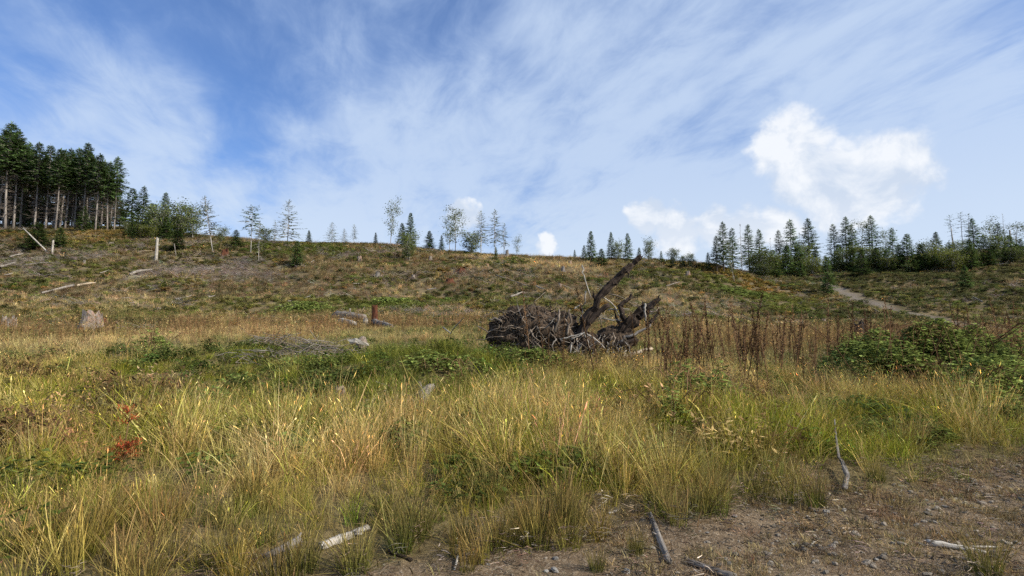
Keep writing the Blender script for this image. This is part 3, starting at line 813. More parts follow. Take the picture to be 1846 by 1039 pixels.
many('dense', [(1493, 532, 462, 'pointed green fir standing alone by the dirt track', dict(wide=.95)), (1555, 498, 448, 'dark low fir beneath the even dense fir', dict(wide=1.2)), (1420, 500, 442, 'bushy fir below the short-crowned fir', dict(wide=1.2)), (1440, 496, 440, 'bushy fir below the broad tall fir', dict(wide=1.3)), (1471, 492, 446, 'dark fir below the right side of the broad tall fir', dict(wide=1.2)),
               (1395, 500, 450, 'low fir at the foot of the right clump', dict(wide=1.3)), (1512, 490, 440, 'dark low fir under the small-headed fir', dict(wide=1.2)), (1538, 492, 445, 'low fir under the twin-topped fir', dict(wide=1.2)), (1580, 486, 446, 'low fir right of the even dense fir', dict(wide=1.4)), (1640, 488, 421, 'bushy fir left of the yellow-green shrub', dict(wide=1.2)),
               (1622, 486, 440, 'dark low fir beside the slim dark fir', dict(wide=1.4)), (1660, 484, 440, 'low broad fir behind the yellow-green shrub', dict(wide=1.4)), (1690, 478, 418, 'loose fir left of the flag-topped trees', dict(wide=1.2)), (1752, 486, 432, 'dark fir in front of the flag-topped trees', dict(wide=1.2)), (1775, 470, 424, 'broad fir under the airy alder', dict(wide=1.5)),
               (1820, 466, 424, 'broad dark fir close to the right edge', dict(wide=1.6)), (1842, 468, 430, 'dark fir cut by the right edge', dict(wide=1.5)), (1742, 520, 478, 'small dull fir on the open right slope', dict(wide=1.3)), (1712, 470, 436, 'low fir below the left flag-topped tree', dict(wide=1.5)), (1600, 486, 448, 'low fir under the bare pale alder', dict(wide=1.4))], 'low firs on the right hill')
many('alder_bush', [(1372, 500, 452, 'olive bush at the foot of the right clump', dict(wide=1.1)), (1452, 492, 446, 'olive bush between the low firs', {}), (1522, 492, 452, 'olive bush under the twin-topped fir', {}), (1670, 482, 440, 'olive leafy bush on the right ridge', {}), (1725, 474, 436, 'leafy bush under the flag-topped trees', {}), (1798, 470, 428, 'leafy bush under the far right snag', {})], 'olive bushes on the right ridge')
many('yellow_bush', [(1690, 486, 448, 'bright yellow-green shrub on the right ridge', dict(wide=1.3)), (1720, 492, 456, 'yellow-green shrub left of the dark fir', dict(wide=1.2)), (1360, 496, 466, 'yellow-green bush below the right clump', dict(wide=1.2))], 'yellow-green shrubs on the right ridge')

# thickets that join the trees on the two ridges
rgt = random.Random(33)
for i in range(46):
    px = 1375 + i * 10.6 + rgt.uniform(-6, 6)
    base = float(np.interp(px, [1375, 1450, 1560, 1700, 1850], [500, 492, 486, 484, 472])) + rgt.uniform(-8, 8)
    kd = rgt.choice(['dense', 'dense', 'alder_bush', 'dense', 'yellow_bush'])
    hp = rgt.uniform(16, 34)
    tree(kd, px, base, base - hp, {'dense': 'small bushy fir in the thicket below the right skyline trees', 'alder_bush': 'small olive bush in the thicket below the right skyline trees', 'yellow_bush': 'small yellow-green bush in the thicket below the right skyline trees'}[kd],
         {'dense': 'thicket_fir', 'alder_bush': 'thicket_shrub', 'yellow_bush': 'thicket_shrub'}[kd], 'thicket below the right skyline trees', wide=rgt.uniform(1.2, 1.8))
for i in range(10):
    px = 225 + i * 12 + rgt.uniform(-5, 5); base = 424 + rgt.uniform(-3, 10); kd = rgt.choice(['dense', 'alder_bush', 'alder_bush', 'yellow_bush'])
    tree(kd, px, base, base - rgt.uniform(18, 44), {'dense': 'small bushy fir in the thicket right of the tall stand', 'alder_bush': 'small olive bush in the thicket right of the tall stand', 'yellow_bush': 'small yellow-green bush in the thicket right of the tall stand'}[kd],
         {'dense': 'thicket_fir', 'alder_bush': 'thicket_shrub', 'yellow_bush': 'thicket_shrub'}[kd], 'thicket right of the tall stand', wide=rgt.uniform(1.0, 1.5))
# ------------------------------------------------------------------ ground cover
RS = np.random.RandomState(3)
def wedge(n_, y0, y1, k=1.06, pad=1.5):
    y = np.sqrt(RS.uniform(y0 ** 2, y1 ** 2, n_)); x = RS.uniform(-1, 1, n_) * (y * k + pad)
    return x, y
def hints(rows, x, y):
    r_ = np.zeros_like(x)
    for (px, py, r, w) in rows:
        p = hit(px, py)
        r_ += w * np.exp(-((x - p[0]) ** 2 + ((y - p[1]) * .7) ** 2) / r ** 2)
    return r_
def mixc(a, b, t):
    return np.asarray(a)[None, :] * (1 - t[:, None]) + np.asarray(b)[None, :] * t[:, None]
def jit(c, s=.16):
    c = c * np.exp(RS.normal(0, s * 1.7, (len(c), 1)))
    return c * np.exp(RS.normal(0, .09, c.shape))

GREEN = (.105, .145, .018); YGREEN = (.265, .250, .028); DKGREEN = (.045, .075, .017)
TAN = (.43, .300, .095); STRAW = (.62, .475, .205); BROWN = (.15, .085, .036)
g_green = [proto('grass_green', grass_mb(s, 38, (.22, .60), .0065, .11, .55, .14, .03), M['sward']) for s in (1, 2, 3)]
g_dry = [proto('grass_dry', grass_mb(s, 30, (.35, .85), .0042, .12, .42, .14, .35, 3), M['sward']) for s in (4, 5, 6)]
g_arch = [proto('grass_arch', grass_mb(s, 30, (.45, .85), .012, .14, .75, .50, .05, 3), M['sward']) for s in (7, 8)]
g_far = [proto('grass_far', grass_mb(s, 34, (.30, .75), .016, .20, .45, .18, .35), M['grass']) for s in (9, 10)]
g_low = [proto('grass_low', grass_mb(s, 17, (.05, .17), .005, .13, .9, .35, .0, 2), M['sward']) for s in (12, 13)]
g_moss = [proto('moss_tuft', grass_mb(s, 110, (.020, .060), .0040, .075, .7, .1, .0, 2), M['grass']) for s in (14, 15, 16)]
rush = [proto('rush', grass_mb(s, 85, (.22, .48), .005, .09, .42, .05, .02), M['grass']) for s in (17, 18)]
h_leaf = [proto('leaf_clump', leafclump_mb(s, 150, .42, .42, .13), M['herb']) for s in (1, 2, 3)]
h_leafn = [proto('leaf_clump_near', leafclump_mb(s, 110, .26, .26, .06), M['herb']) for s in (4, 5)]
h_dead = [proto('dead_herb', herb_mb(s, 22, (.25, .70), .018, .20), M['herb']) for s in (1, 2, 3)]
h_twig = [proto('twig_mat', twig_mb(s, 26, .75, .011), M['herb']) for s in (1, 2)]
h_brk = [proto('bracken', leafclump_mb(s, 120, .40, .40, .16, flat=.8), M['herb']) for s in (6, 7)]
h_litter = [proto('litter', twig_mb(s, 14, .07, .0028, .1), M['herb']) for s in (3, 4)]
h_stem = [proto('stems_far', herb_mb(s, 9, (.7, 1.35), .022, .28), M['herb']) for s in (8, 9)]


CLEAR = [hit(px, py)[:2].tolist() + [r] for px, py, r in [(620, 985, .30), (650, 985, .25), (510, 1005, .25), (560, 1012, .22), (222, 862, .26), (225, 840, .24), (222, 895, .20), (600, 1012, .3), (640, 1008, .28), (570, 1030, .25), (520, 1030, .2), (768, 730, .42), (745, 755, .30), (645, 650, .7), (545, 650, .55), (590, 652, .4), (612, 725, .3), (1512, 860, .25), (1508, 835, .22), (1300, 700, .3)]]
def clear_of(x, y):
    ok = np.ones(len(x), bool)
    for cx_, cy_, r in CLEAR:
        ok &= np.hypot(x - cx_, y - cy_) > r
    return ok
# --- near and middle meadow
green_h = [(120, 760, 1.4, .22), (330, 740, 1.3, .18), (60, 950, .8, .25), (200, 880, .8, .15), (130, 700, 2.2, .35), (300, 690, 1.8, .30), (60, 860, .9, .35), (250, 780, .9, .15), (520, 640, 2.5, .15), (700, 660, 2.2, .45), (800, 650, 1.8, .35), (880, 860, .7, .12), (1000, 900, .5, .22), (700, 900, .6, .25),
           (600, 720, 1.2, .15), (1200, 870, .7, .20), (1500, 780, 1.3, .20), (1650, 780, 1.5, .28), (560, 960, .6, .25), (440, 930, .7, .2), (1080, 700, 1.5, .1), (420, 640, 1.5, .3), (1780, 720, 1.6, .25),
           (520, 800, 1.0, -.22), (680, 790, 1.2, -.25), (900, 760, 1.3, -.25), (1050, 790, 1.0, -.15), (1350, 720, 1.6, -.40), (1270, 660, 1.6, -.35), (350, 600, 4, -.30), (560, 596, 5, -.35), (120, 625, 3, -.28), (30, 625, 3, -.25), (470, 870, .8, -.22), (1450, 690, 1.4, -.3)]
x, y = wedge(13500, 3.2, 15, 1.06, 1.6)
gdv = gravel_d(x, y)
g = .58 + (fbm(x / 1.5, y / 1.5, 51, 4) - .5) * 1.5 + hints(green_h, x, y)
kind = fbm(x / .9, y / .9, 61, 3) + RS.normal(0, .10, len(x))
edge = sstep(-gdv, -.05, 1.3)
patch = fbm(x / .42, y / .42, 71, 2)
bare = hints([(250, 905, .35, .8), (200, 1015, .5, 1.0), (60, 920, .3, .4), (850, 990, .7, .5)], x, y)
keep = (gdv < .15) & (RS.random_sample(len(x)) < .25 + .95 * edge) & (patch - (1 - edge) * .16 - bare * .5 > .30)
keep &= clear_of(x, y) & ~((np.hypot((x - 10.2) / 3.0, (y - 13.0) / 1.7) < 1) & (RS.random_sample(len(x)) < .45))
keep &= ~((np.abs(x - 1.7) < 2.2) & (np.abs(y - 16.2) < .8))
x, y, g, kind, edge = [q[keep] for q in (x, y, g, kind, edge)]
z = H(x, y)
P = np.stack([x, y, z], -1)
tall = (.42 + .58 * edge) * (.42 + .95 * sstep(.55 * fbm(x / .75, y / .75, 81, 3) + .45 * fbm(x / 2.6, y / 2.6, 87, 2), .33, .68)) * np.interp(y, [3, 6, 9, 12, 15], [.72, .92, .85, .62, .55])
g = np.clip(g, 0, 1)
darkm = hints([(690, 655, 2.2, 1.0), (800, 650, 1.6, .9), (420, 640, 1.6, .7), (750, 625, 2, .5)], x, y)
sel = RS.random_sample(len(x))
is_g = sel < .12 + .52 * g
is_a = (~is_g) & ((sel < .30 + .62 * g) & (kind > .40) | (np.asarray(hints([(690, 655, 2.2, 1.0), (800, 650, 1.6, .9), (420, 640, 1.6, .7)], x, y)) > .4))
is_d = ~(is_g | is_a)
def two(mask, c0a, c0b, c1a, c1b, js=.16):
    t = np.clip(g[mask] + RS.normal(0, .30, mask.sum()), 0, 1)
    a, b = jit(mixc(c0a, c0b, t), js), jit(mixc(c1a, c1b, t), js)
    dm = np.clip(darkm[mask] * RS.uniform(.1, .9, mask.sum()), 0, .8)[:, None]
    return a * (1 - dm) + np.array(DKGREEN) * dm, b * (1 - dm * .7) + np.array((.09, .11, .035)) * dm * .7
a, b = two(is_g, YGREEN, GREEN, TAN, YGREEN)
scatter('meadow_grass', g_green, P[is_g], tall[is_g] * RS.uniform(.8, 1.25, is_g.sum()), a, b, 'green and yellow-green grass filling the near meadow', 'grass', .22, 1, True)
a, b = two(is_a, TAN, GREEN, STRAW, YGREEN)
scatter('arching_grass', g_arch, P[is_a], tall[is_a] * RS.uniform(.7, 1.1, is_a.sum()), a, b, 'coarse arching grass leaves among the meadow grass', 'grass', .26, 2, True)
a, b = two(is_d, TAN, (.20, .17, .05), STRAW, TAN)
scatter('dry_grass', g_dry, P[is_d], tall[is_d] * RS.uniform(.8, 1.2, is_d.sum()), a, b, 'dry straw-coloured grass stems with seed heads in the meadow', 'grass', .20, 3, True)
print('near clumps', is_g.sum(), is_a.sum(), is_d.sum())
# weeds of other kinds standing in the meadow
x, y = wedge(2600, 4.2, 16, 1.06, 1.6)
k_ = (gravel_d(x, y) < -.7) & clear_of(x, y); x, y = x[k_], y[k_]
wn = fbm(x / 1.4, y / 1.4, 131, 3) + RS.normal(0, .05, len(x)); P2 = np.stack([x, y, H(x, y)], -1)
gm = np.clip(hints([(690, 655, 2.6, 1.0), (800, 650, 2.2, .9), (420, 640, 2.2, .8), (900, 660, 1.5, .5), (1700, 690, 2.5, .6)], x, y), 0, 1)
lf = (wn > .60 + .05 * (y < 8.5) - .05 * gm); dh = (wn < .43) & (y > 6.5) & (gm < .25) & ~lf
t = RS.random_sample(len(x))
scatter('meadow_weeds', h_leafn, P2[lf], RS.uniform(.6, 1.5, lf.sum()), jit(mixc((.035, .06, .014), (.075, .10, .02), t[lf])), jit(mixc((.09, .12, .03), (.15, .17, .045), t[lf])), 'low dark green leafy weeds among the near meadow grass', 'weeds', .2, 9)
scatter('meadow_dead_weeds', h_dead, P2[dh], RS.uniform(.45, .95, dh.sum()), jit(mixc((.085, .055, .026), (.19, .13, .05), t[dh])), jit(mixc((.15, .095, .042), (.32, .22, .095), t[dh])), 'brown dead weeds among the near meadow grass', 'weeds', .2, 10)
# short dead thatch at the feet of the grass
x, y = wedge(5000, 3.2, 12, 1.06, 1.6)
k_ = gravel_d(x, y) < .35
x, y = x[k_], y[k_]; t = np.clip(fbm(x / 1.2, y / 1.2, 91, 3) * 1.6 - .4, 0, 1)
scatter('grass_thatch', g_low, np.stack([x, y, H(x, y)], -1), RS.uniform(.7, 1.6, len(x)), jit(mixc((.20, .135, .06), (.13, .13, .035), t)), jit(mixc((.34, .25, .12), (.20, .18, .06), t)), 'short dead thatch at the feet of the meadow grass', 'grass', .15, 4, True)
# rushes at the front edge
x, y = wedge(900, 3.4, 8, 1.0, .5)
gdv = gravel_d(x, y); k_ = (gdv < .3) & (gdv > -1.6) & (fbm(x / .5, y / .5, 73, 2) > .50) & (x < 3.2) & clear_of(x, y)
x, y = x[k_], y[k_]; t = RS.random_sample(len(x))
scatter('front_rushes', rush, np.stack([x, y, H(x, y)], -1), RS.uniform(.55, 1.15, len(x)), jit(mixc((.085, .115, .018), (.16, .15, .03), t)), jit(mixc((.27, .19, .05), (.33, .20, .085), t)), 'fine rush tufts along the edge of the bare soil', 'grass', .1, 5)
# middle meadow 14-44 m
x, y = wedge(22000, 13.5, 58, 1.06, 2)
g = .47 + (fbm(x / 4, y / 4, 53, 4) - .5) * 1.5 + hints(green_h + [(620, 590, 5, .05), (760, 560, 5, .3), (650, 640, 4, .2), (1700, 640, 3, .2), (400, 596, 7, -.35)], x, y)
g = np.clip(g, 0, 1)
k_ = (road_d(x, y) > 1.6) & clear_of(x, y) & ~((np.abs(x - 2.0) < 2.6) & (np.abs(y - 16.3) < 1.0)) & ~((np.hypot(x + 30, (y - 38) * .6) < 2.2))
x, y, g = x[k_], y[k_], g[k_]
sel = RS.random_sample(len(x)); P = np.stack([x, y, H(x, y)], -1)
leafy = (sel > .86) & (g > .35)
a = jit(mixc((.30, .21, .085), (.075, .110, .025), g)); b = jit(mixc((.46, .34, .15), (.17, .18, .05), g))
dm = np.clip(hints([(690, 655, 2.4, 1.0), (790, 645, 1.9, .9), (420, 640, 2.0, .7), (750, 625, 2, .5), (860, 640, 1.5, .5)], x, y) * RS.uniform(.1, .9, len(x)), 0, .8)[:, None]
a = a * (1 - dm) + np.array(DKGREEN) * dm; b = b * (1 - dm * .7) + np.array((.09, .11, .035)) * dm * .7
hs = np.interp(y, [14, 22, 34, 46], [.55, .50, .5, .5]) * (.75 + .5 * fbm(x / 3, y / 3, 83, 3))
scatter('middle_grass', g_far, P[~leafy], (hs * RS.uniform(.75, 1.25, len(x)))[~leafy], a[~leafy], b[~leafy], 'tan and green grass of the middle meadow before the hill', 'grass', .15, 6)
scatter('middle_weeds', h_leaf, P[leafy], (hs * RS.uniform(.6, 1.3, len(x)))[leafy], jit(mixc((.05, .07, .02), (.07, .10, .025), g[leafy])), jit(mixc((.12, .11, .04), (.12, .15, .04), g[leafy])), 'low green weeds among the middle meadow grass', 'weeds', .15, 7)
# far band of dry brown stems
x, y = wedge(2600, 20, 44, 1.06, 2)
d_ = fbm(x / 5, y / 5, 57, 3) + hints([(60, 590, 5, .25), (330, 590, 8, .2), (480, 596, 6, .1), (840, 585, 5, .12), (1300, 620, 6, .3), (1700, 620, 5, .2), (1500, 610, 4, .2)], x, y)
k_ = (d_ > .56) & (road_d(x, y) > 3)
x, y = x[k_], y[k_]; t = RS.random_sample(len(x))
scatter('dry_weed_stems', h_stem, np.stack([x, y, H(x, y)], -1), RS.uniform(.6, 1.1, len(x)), jit(mixc((.16, .090, .040), (.30, .20, .085), t)), jit(mixc((.22, .125, .055), (.38, .26, .11), t)), 'reddish brown dry weed stems along the foot of the hill', 'weeds', .08, 8)

# --- hillside cover
x, y = wedge(64000, 30, 160, 1.05, 3)
k_ = (y > 38 + (fbm(x / 5, y / 5, 141, 3) - .5) * 26) & (road_d(x, y) > .7 + fbm(x / 2, y / 2, 77, 2) * 1.2) & ((y < 128) | (np.abs(x / y) > .3))
x, y = x[k_], y[k_]
right = sstep(x / y, .42, .62)
def nz(s, sc):
    return (fbm(x / sc, y / sc, s, 4) - .5) * 1.5
def hh(rows):
    return hints(rows, x, y)
w = np.stack([
    .17 + nz(101, 9) + hh([(560, 552, 6, .55), (700, 545, 5, .5), (750, 550, 4, .45), (1340, 528, 6, .75), (1400, 556, 5, .5), (120, 500, 8, .35), (330, 565, 6, .3), (920, 545, 4, .35), (480, 455, 7, .3), (700, 455, 8, .3), (560, 430, 9, .3), (1250, 500, 6, .3), (1560, 560, 5, .2)]) + .05 * right,
    .27 + nz(102, 7) - .12 * right + hh([(400, 520, 10, .15), (760, 490, 10, .15)]),
    .00 + nz(103, 6) + hh([(880, 466, 6, .5), (960, 482, 7, .45), (1010, 478, 7, .5), (1060, 488, 5, .4), (830, 462, 5, .3), (1270, 560, 6, .5), (1160, 515, 5, .25), (1480, 492, 6, .4), (1600, 548, 5, .5), (1700, 575, 5, .5), (1530, 540, 3, .5), (1800, 600, 5, .4), (1590, 500, 4, .3), (870, 540, 4, .2)]),
    -.04 + nz(104, 6) + hh([(30, 476, 6, .5), (110, 480, 6, .3), (290, 490, 6, .4), (420, 492, 8, .45), (480, 505, 5, .35), (690, 508, 5, .35), (395, 440, 6, .3), (620, 500, 6, .25), (1110, 505, 4, .25), (1250, 520, 5, .2)]),
    -.06 + nz(105, 8) + hh([(170, 424, 9, .4), (250, 424, 9, .4), (1330, 498, 6, .5), (1290, 490, 6, .3), (560, 440, 6, .2), (1180, 486, 5, .3)]),
    .14 + nz(106, 8) + .42 * right + hh([(1120, 470, 6, .4), (1200, 500, 7, .3), (1700, 520, 9, .3), (380, 425, 6, .3), (1780, 560, 7, -.2)])], 0)
w += RS.normal(0, .22, w.shape)
ty = w.argmax(0)
P = np.stack([x, y, H(x, y)], -1)
sz = RS.uniform(.65, 1.35, len(x)) * np.interp(y, [30, 60, 120], [.75, .95, 1.15])
u = np.clip(RS.normal(.5, .3, len(x)), 0, 1)
v2 = np.clip(fbm(x / 6, y / 6, 111, 3) * 1.8 - .4, 0, 1)
def cover(k, name, protos, c0, c0b, c1, c1b, sc, label, cat, tilt=.15):
    m_ = ty == k
    scatter(name, protos, P[m_], (sz * sc)[m_], jit(mixc(c0, c0b, v2[m_]), .2) * 1.2, jit(mixc(c1, c1b, v2[m_]), .2) * 1.2, label, cat, tilt, 20 + k)
cover(0, 'hillside_weeds', h_leaf, (.070, .090, .020), (.11, .105, .028), (.150, .170, .040), (.21, .19, .055), .85, 'green and yellow-green low growth covering parts of the hillside', 'ground cover')
cover(1, 'hillside_dead_herbs', h_dead, (.130, .088, .044), (.185, .138, .066), (.215, .150, .072), (.29, .220, .105), .85, 'reddish brown dead herbs covering the hillside', 'ground cover')
cover(2, 'hillside_dry_grass', g_far, (.26, .175, .075), (.30, .21, .09), (.42, .30, .14), (.48, .36, .18), .85, 'pale dry grass patches on the hillside', 'grass')
cover(3, 'logging_slash', h_twig, (.16, .13, .105), (.25, .21, .18), (.20, .17, .14), (.30, .26, .22), .95, 'grey twigs and logging slash strewn over the hillside', 'slash')
cover(4, 'orange_bracken', h_brk, (.16, .095, .026), (.14, .110, .028), (.25, .160, .045), (.22, .18, .050), .85, 'orange-brown bracken along the top of the hillside', 'bracken')
cover(5, 'hillside_evergreen_cover', h_leaf, (.048, .056, .020), (.070, .066, .026), (.110, .115, .040), (.15, .130, .055), .90, 'dark evergreen ground cover on the hillside', 'ground cover')

# --- bare pull-in: tufts, litter, pebbles
x, y = wedge(15000, 2.2, 12, 1.15, 2)
gdv = gravel_d(x, y)
tf = fbm(x / .5, y / .5, 121, 3); rightw = sstep(x, .6, 2.2)
k_ = (gdv > -.2) & (tf + RS.normal(0, .07, len(x)) > .47 - .15 * rightw + .08 * (1 - rightw)) & (RS.random_sample(len(x)) < .9)
xm, ym = x[k_], y[k_]; t = np.clip(fbm(xm / .7, ym / .7, 123, 3) * 1.8 - .4, 0, 1)
scatter('moss_tufts', g_moss, np.stack([xm, ym, H(xm, ym)], -1), RS.uniform(.7, 1.7, len(xm)) * np.interp(ym, [3, 9], [1.0, 1.3]), jit(mixc((.15, .100, .048), (.21, .150, .072), t)), jit(mixc((.27, .195, .095), (.38, .29, .15), t)), 'low brown moss and grass tufts on the gravel pull-in', 'moss', .1, 30)
def stone_mb(seed):
    rg = random.Random(seed); mb = MB()
    nr, ns = 4, 7
    sx, sy, sz_ = rg.uniform(.8, 1.3), rg.uniform(.6, 1.0), rg.uniform(.4, .65)
    vs = [(0, 0, -sz_ * .8)]
    for i in range(1, nr):
        ph = math.pi * i / nr
        for k in range(ns):
            a = 2 * math.pi * k / ns + rg.uniform(-.2, .2); q = rg.uniform(.82, 1.15)
            vs.append((sx * math.sin(ph) * math.cos(a) * q, sy * math.sin(ph) * math.sin(a) * q, -sz_ * math.cos(ph) * rg.uniform(.85, 1.15)))
    vs.append((0, 0, sz_ * .9))
    fs = [(0, 1 + (k + 1) % ns, 1 + k) for k in range(ns)]
    for i in range(nr - 2):
        for k in range(ns):
            a, b = 1 + i * ns + k, 1 + i * ns + (k + 1) % ns
            fs.append((a, b, b + ns, a + ns))
    o_ = 1 + (nr - 2) * ns
    fs += [(o_ + k, o_ + (k + 1) % ns, len(vs) - 1) for k in range(ns)]
    mb.add(vs, fs)
    return mb
stones = [proto('pebble', stone_mb(s), M['pebble'], False) for s in range(5)]
x, y = wedge(46000, 2.2, 12, 1.15, 2)
gdv = gravel_d(x, y); k_ = (gdv > -.1) & (RS.random_sample(len(x)) < .28 + .65 * sstep(x, .4, 3.0))
x, y = x[k_], y[k_]
r_ = np.exp(RS.normal(math.log(.0090), .65, len(x))); r_ = np.clip(r_, .003, .032)
z3 = np.zeros((len(x), 3))
scatter('gravel', stones, np.stack([x, y, H(x, y) + r_ * .2], -1), r_, z3 + .2, z3 + .2, 'loose grey and brown gravel on the pull-in', 'gravel', .35, 31)
x, y = wedge(6000, 2.2, 12, 1.15, 2)
k_ = gravel_d(x, y) > -.5; x, y = x[k_], y[k_]; t = RS.random_sample(len(x))
scatter('wood_litter', h_litter, np.stack([x, y, H(x, y) + .004], -1), RS.uniform(.5, 1.4, len(x)), jit(mixc((.12, .085, .055), (.40, .33, .24), t ** 3)), jit(mixc((.12, .085, .055), (.40, .33, .24), t ** 3)), 'small twigs and wood splinters littering the pull-in', 'litter', .05, 32)
x, y = wedge(900, 45, 130, 1.0, 0)
# ------------------------------------------------------------------ wood, stumps, stones
def curve_pts(p, q, n_, wob, rg, sag=0.0):
    p, q = np.asarray(p, float), np.asarray(q, float); L = np.linalg.norm(q - p)
    s, u = rot_to(q - p); out_ = []
    a1, a2, f1, f2 = rg.gauss(0, wob), rg.gauss(0, wob), rg.uniform(2, 5), rg.uniform(2, 5)
    for k in range(n_):
        t = k / (n_ - 1)
        out_.append(p + (q - p) * t + s * L * a1 * math.sin(f1 * t + 1) * math.sin(math.pi * min(1, t + .15)) + u * L * a2 * math.sin(f2 * t) + np.array([0, 0, -sag * 4 * t * (1 - t)]))
    return out_
def log_thing(name, px0, py0, px1, py1, r0, r1, mat, label, cat='log', group=None, seed=0, wob=.02, lift=0.0, sides=10, Y0=None, Y1=None, knots=3, ragged=.6, lift1=None):
    """a lying log or stick between two ground points seen at two pixels"""
    rg = random.Random(seed + int(px0) * 7 + int(py0))
    a = hit(px0, py0) if Y0 is None else at(px0, py0, Y0)
    b = hit(px1, py1) if Y1 is None else at(px1, py1, Y1)
    if Y0 is None: a = a + np.array([0, 0, r0 * .75 + lift])
    if Y1 is None: b = b + np.array([0, 0, r1 * .75 + (lift if lift1 is None else lift1)])
    base = np.array([(a[0] + b[0]) / 2, (a[1] + b[1]) / 2, min(a[2], b[2]) - max(r0, r1)])
    t = thing(name, label, cat, base, group)
    n_ = 9
    pts = [p - base for p in curve_pts(a, b, n_, wob, rg)]
    mb = MB(); mb.tube(pts, [(r0 + (r1 - r0) * k / (n_ - 1)) * rg.uniform(.9, 1.1) for k in range(n_)], sides, .13, rg, ragged=max(r0, r1) * ragged * 2)
    obj('shaft', mb.mesh('shaft'), mat, t)
    for k in range(knots):
        j = rg.randint(1, n_ - 2); d = nrm(np.array([rg.gauss(0, 1), rg.gauss(0, 1), rg.uniform(.1, 1)]))
        r = r0 + (r1 - r0) * j / (n_ - 1)
        mk = MB(); mk.tube([pts[j] + d * r * .5, pts[j] + d * r * rg.uniform(1.5, 3.0)], [r * .35, r * .18], 5, .1, rg)
        obj('branch_stub', mk.mesh('branch_stub'), mat, t)
    return t
# foreground
log_thing('fallen_branch', 577, 994, 664, 958, .034, .026, M['bone_wood'], 'bleached white branch lying at the edge of the grass', 'branch', wob=.01, knots=2)
log_thing('fallen_branch', 478, 1008, 540, 985, .022, .040, M['grey_wood'], 'broken lichen-grey branch end left of the bleached white branch', 'branch', wob=.03, knots=2)
log_thing('fallen_branch', 1172, 933, 1206, 1022, .020, .027, M['grey_wood'], 'silver grey stick lying on the soil before the grass', 'branch', wob=.008, knots=1)
log_thing('fallen_branch', 1242, 1018, 1325, 1052, .020, .024, M['grey_wood'], 'smooth grey branch cut by the bottom edge of the picture', 'branch', wob=.01, knots=0)
log_thing('fallen_branch', 700, 998, 742, 1018, .018, .013, M['dark_wood'], 'short dark burnt stick on the bare soil', 'branch', knots=1)
log_thing('twig', 818, 1034, 826, 1008, .009, .006, M['bone_wood'], 'pale curved twig standing out of the soil at the bottom', 'branch', knots=0, wob=.06)
log_thing('twig', 1098, 928, 1116, 921, .010, .008, M['bone_wood'], 'tiny pale stick at the edge of the grass', 'branch', knots=0)
log_thing('wood_splinter', 1672, 986, 1780, 1002, .026, .012, M['bone_wood'], 'long pale split of wood lying on the gravel', 'wood', knots=0, wob=.01)
log_thing('wood_splinter', 1748, 992, 1800, 994, .012, .008, M['bone_wood'], 'short pale splinter crossing the long split of wood', 'wood', knots=0, wob=.02)
log_thing('wood_splinter', 1515, 958, 1572, 956, .010, .006, M['tan_wood'], 'pale splinter lying beside a round grey stone', 'wood', knots=0, wob=.03)
log_thing('wood_splinter', 1520, 968, 1545, 962, .009, .005, M['tan_wood'], 'short tan splinter below the pale one', 'wood', knots=0)
log_thing('wood_splinter', 1462, 992, 1478, 976, .008, .006, M['bone_wood'], 'small white forked chip of wood on the gravel', 'wood', knots=2)
log_thing('wood_splinter', 1560, 922, 1580, 921, .006, .005, M['tan_wood'], 'small tan stick lying flat in the moss', 'wood', knots=0)
log_thing('wood_splinter', 1690, 965, 1712, 982, .006, .005, M['bone_wood'], 'thin pale sliver above the long split of wood', 'wood', knots=0)
# grey root reaching out of the grass on the right
rg = random.Random(77)
b0 = hit(1523, 892); t = thing('gnarled_branch', 'gnarled dark grey branch rising out of the grass onto the gravel', 'branch', b0)
pth = [hit(1522, 892) + np.array([0, 0, .05]), hit(1528, 872) + np.array([0, 0, .08]), hit(1518, 850) + np.array([0, 0, .10]), hit(1513, 846) + np.array([0, 0, .12]), hit(1509, 830) + np.array([0, 0, .26]), hit(1507, 812) + np.array([0, 0, .42])]
mb = MB(); mb.tube([p - b0 for p in pth], [.024, .026, .017, .013, .010, .006], 10, .4, rg, ragged=.03)
obj('shaft', mb.mesh('shaft'), M['dark_stick'], t)
mb = MB(); mb.tube([pth[2] - b0, pth[2] - b0 + np.array([-.05, -.06, .03])], [.016, .008], 6, .2, rg); obj('branch_stub', mb.mesh('branch_stub'), M['grey_wood'], t)

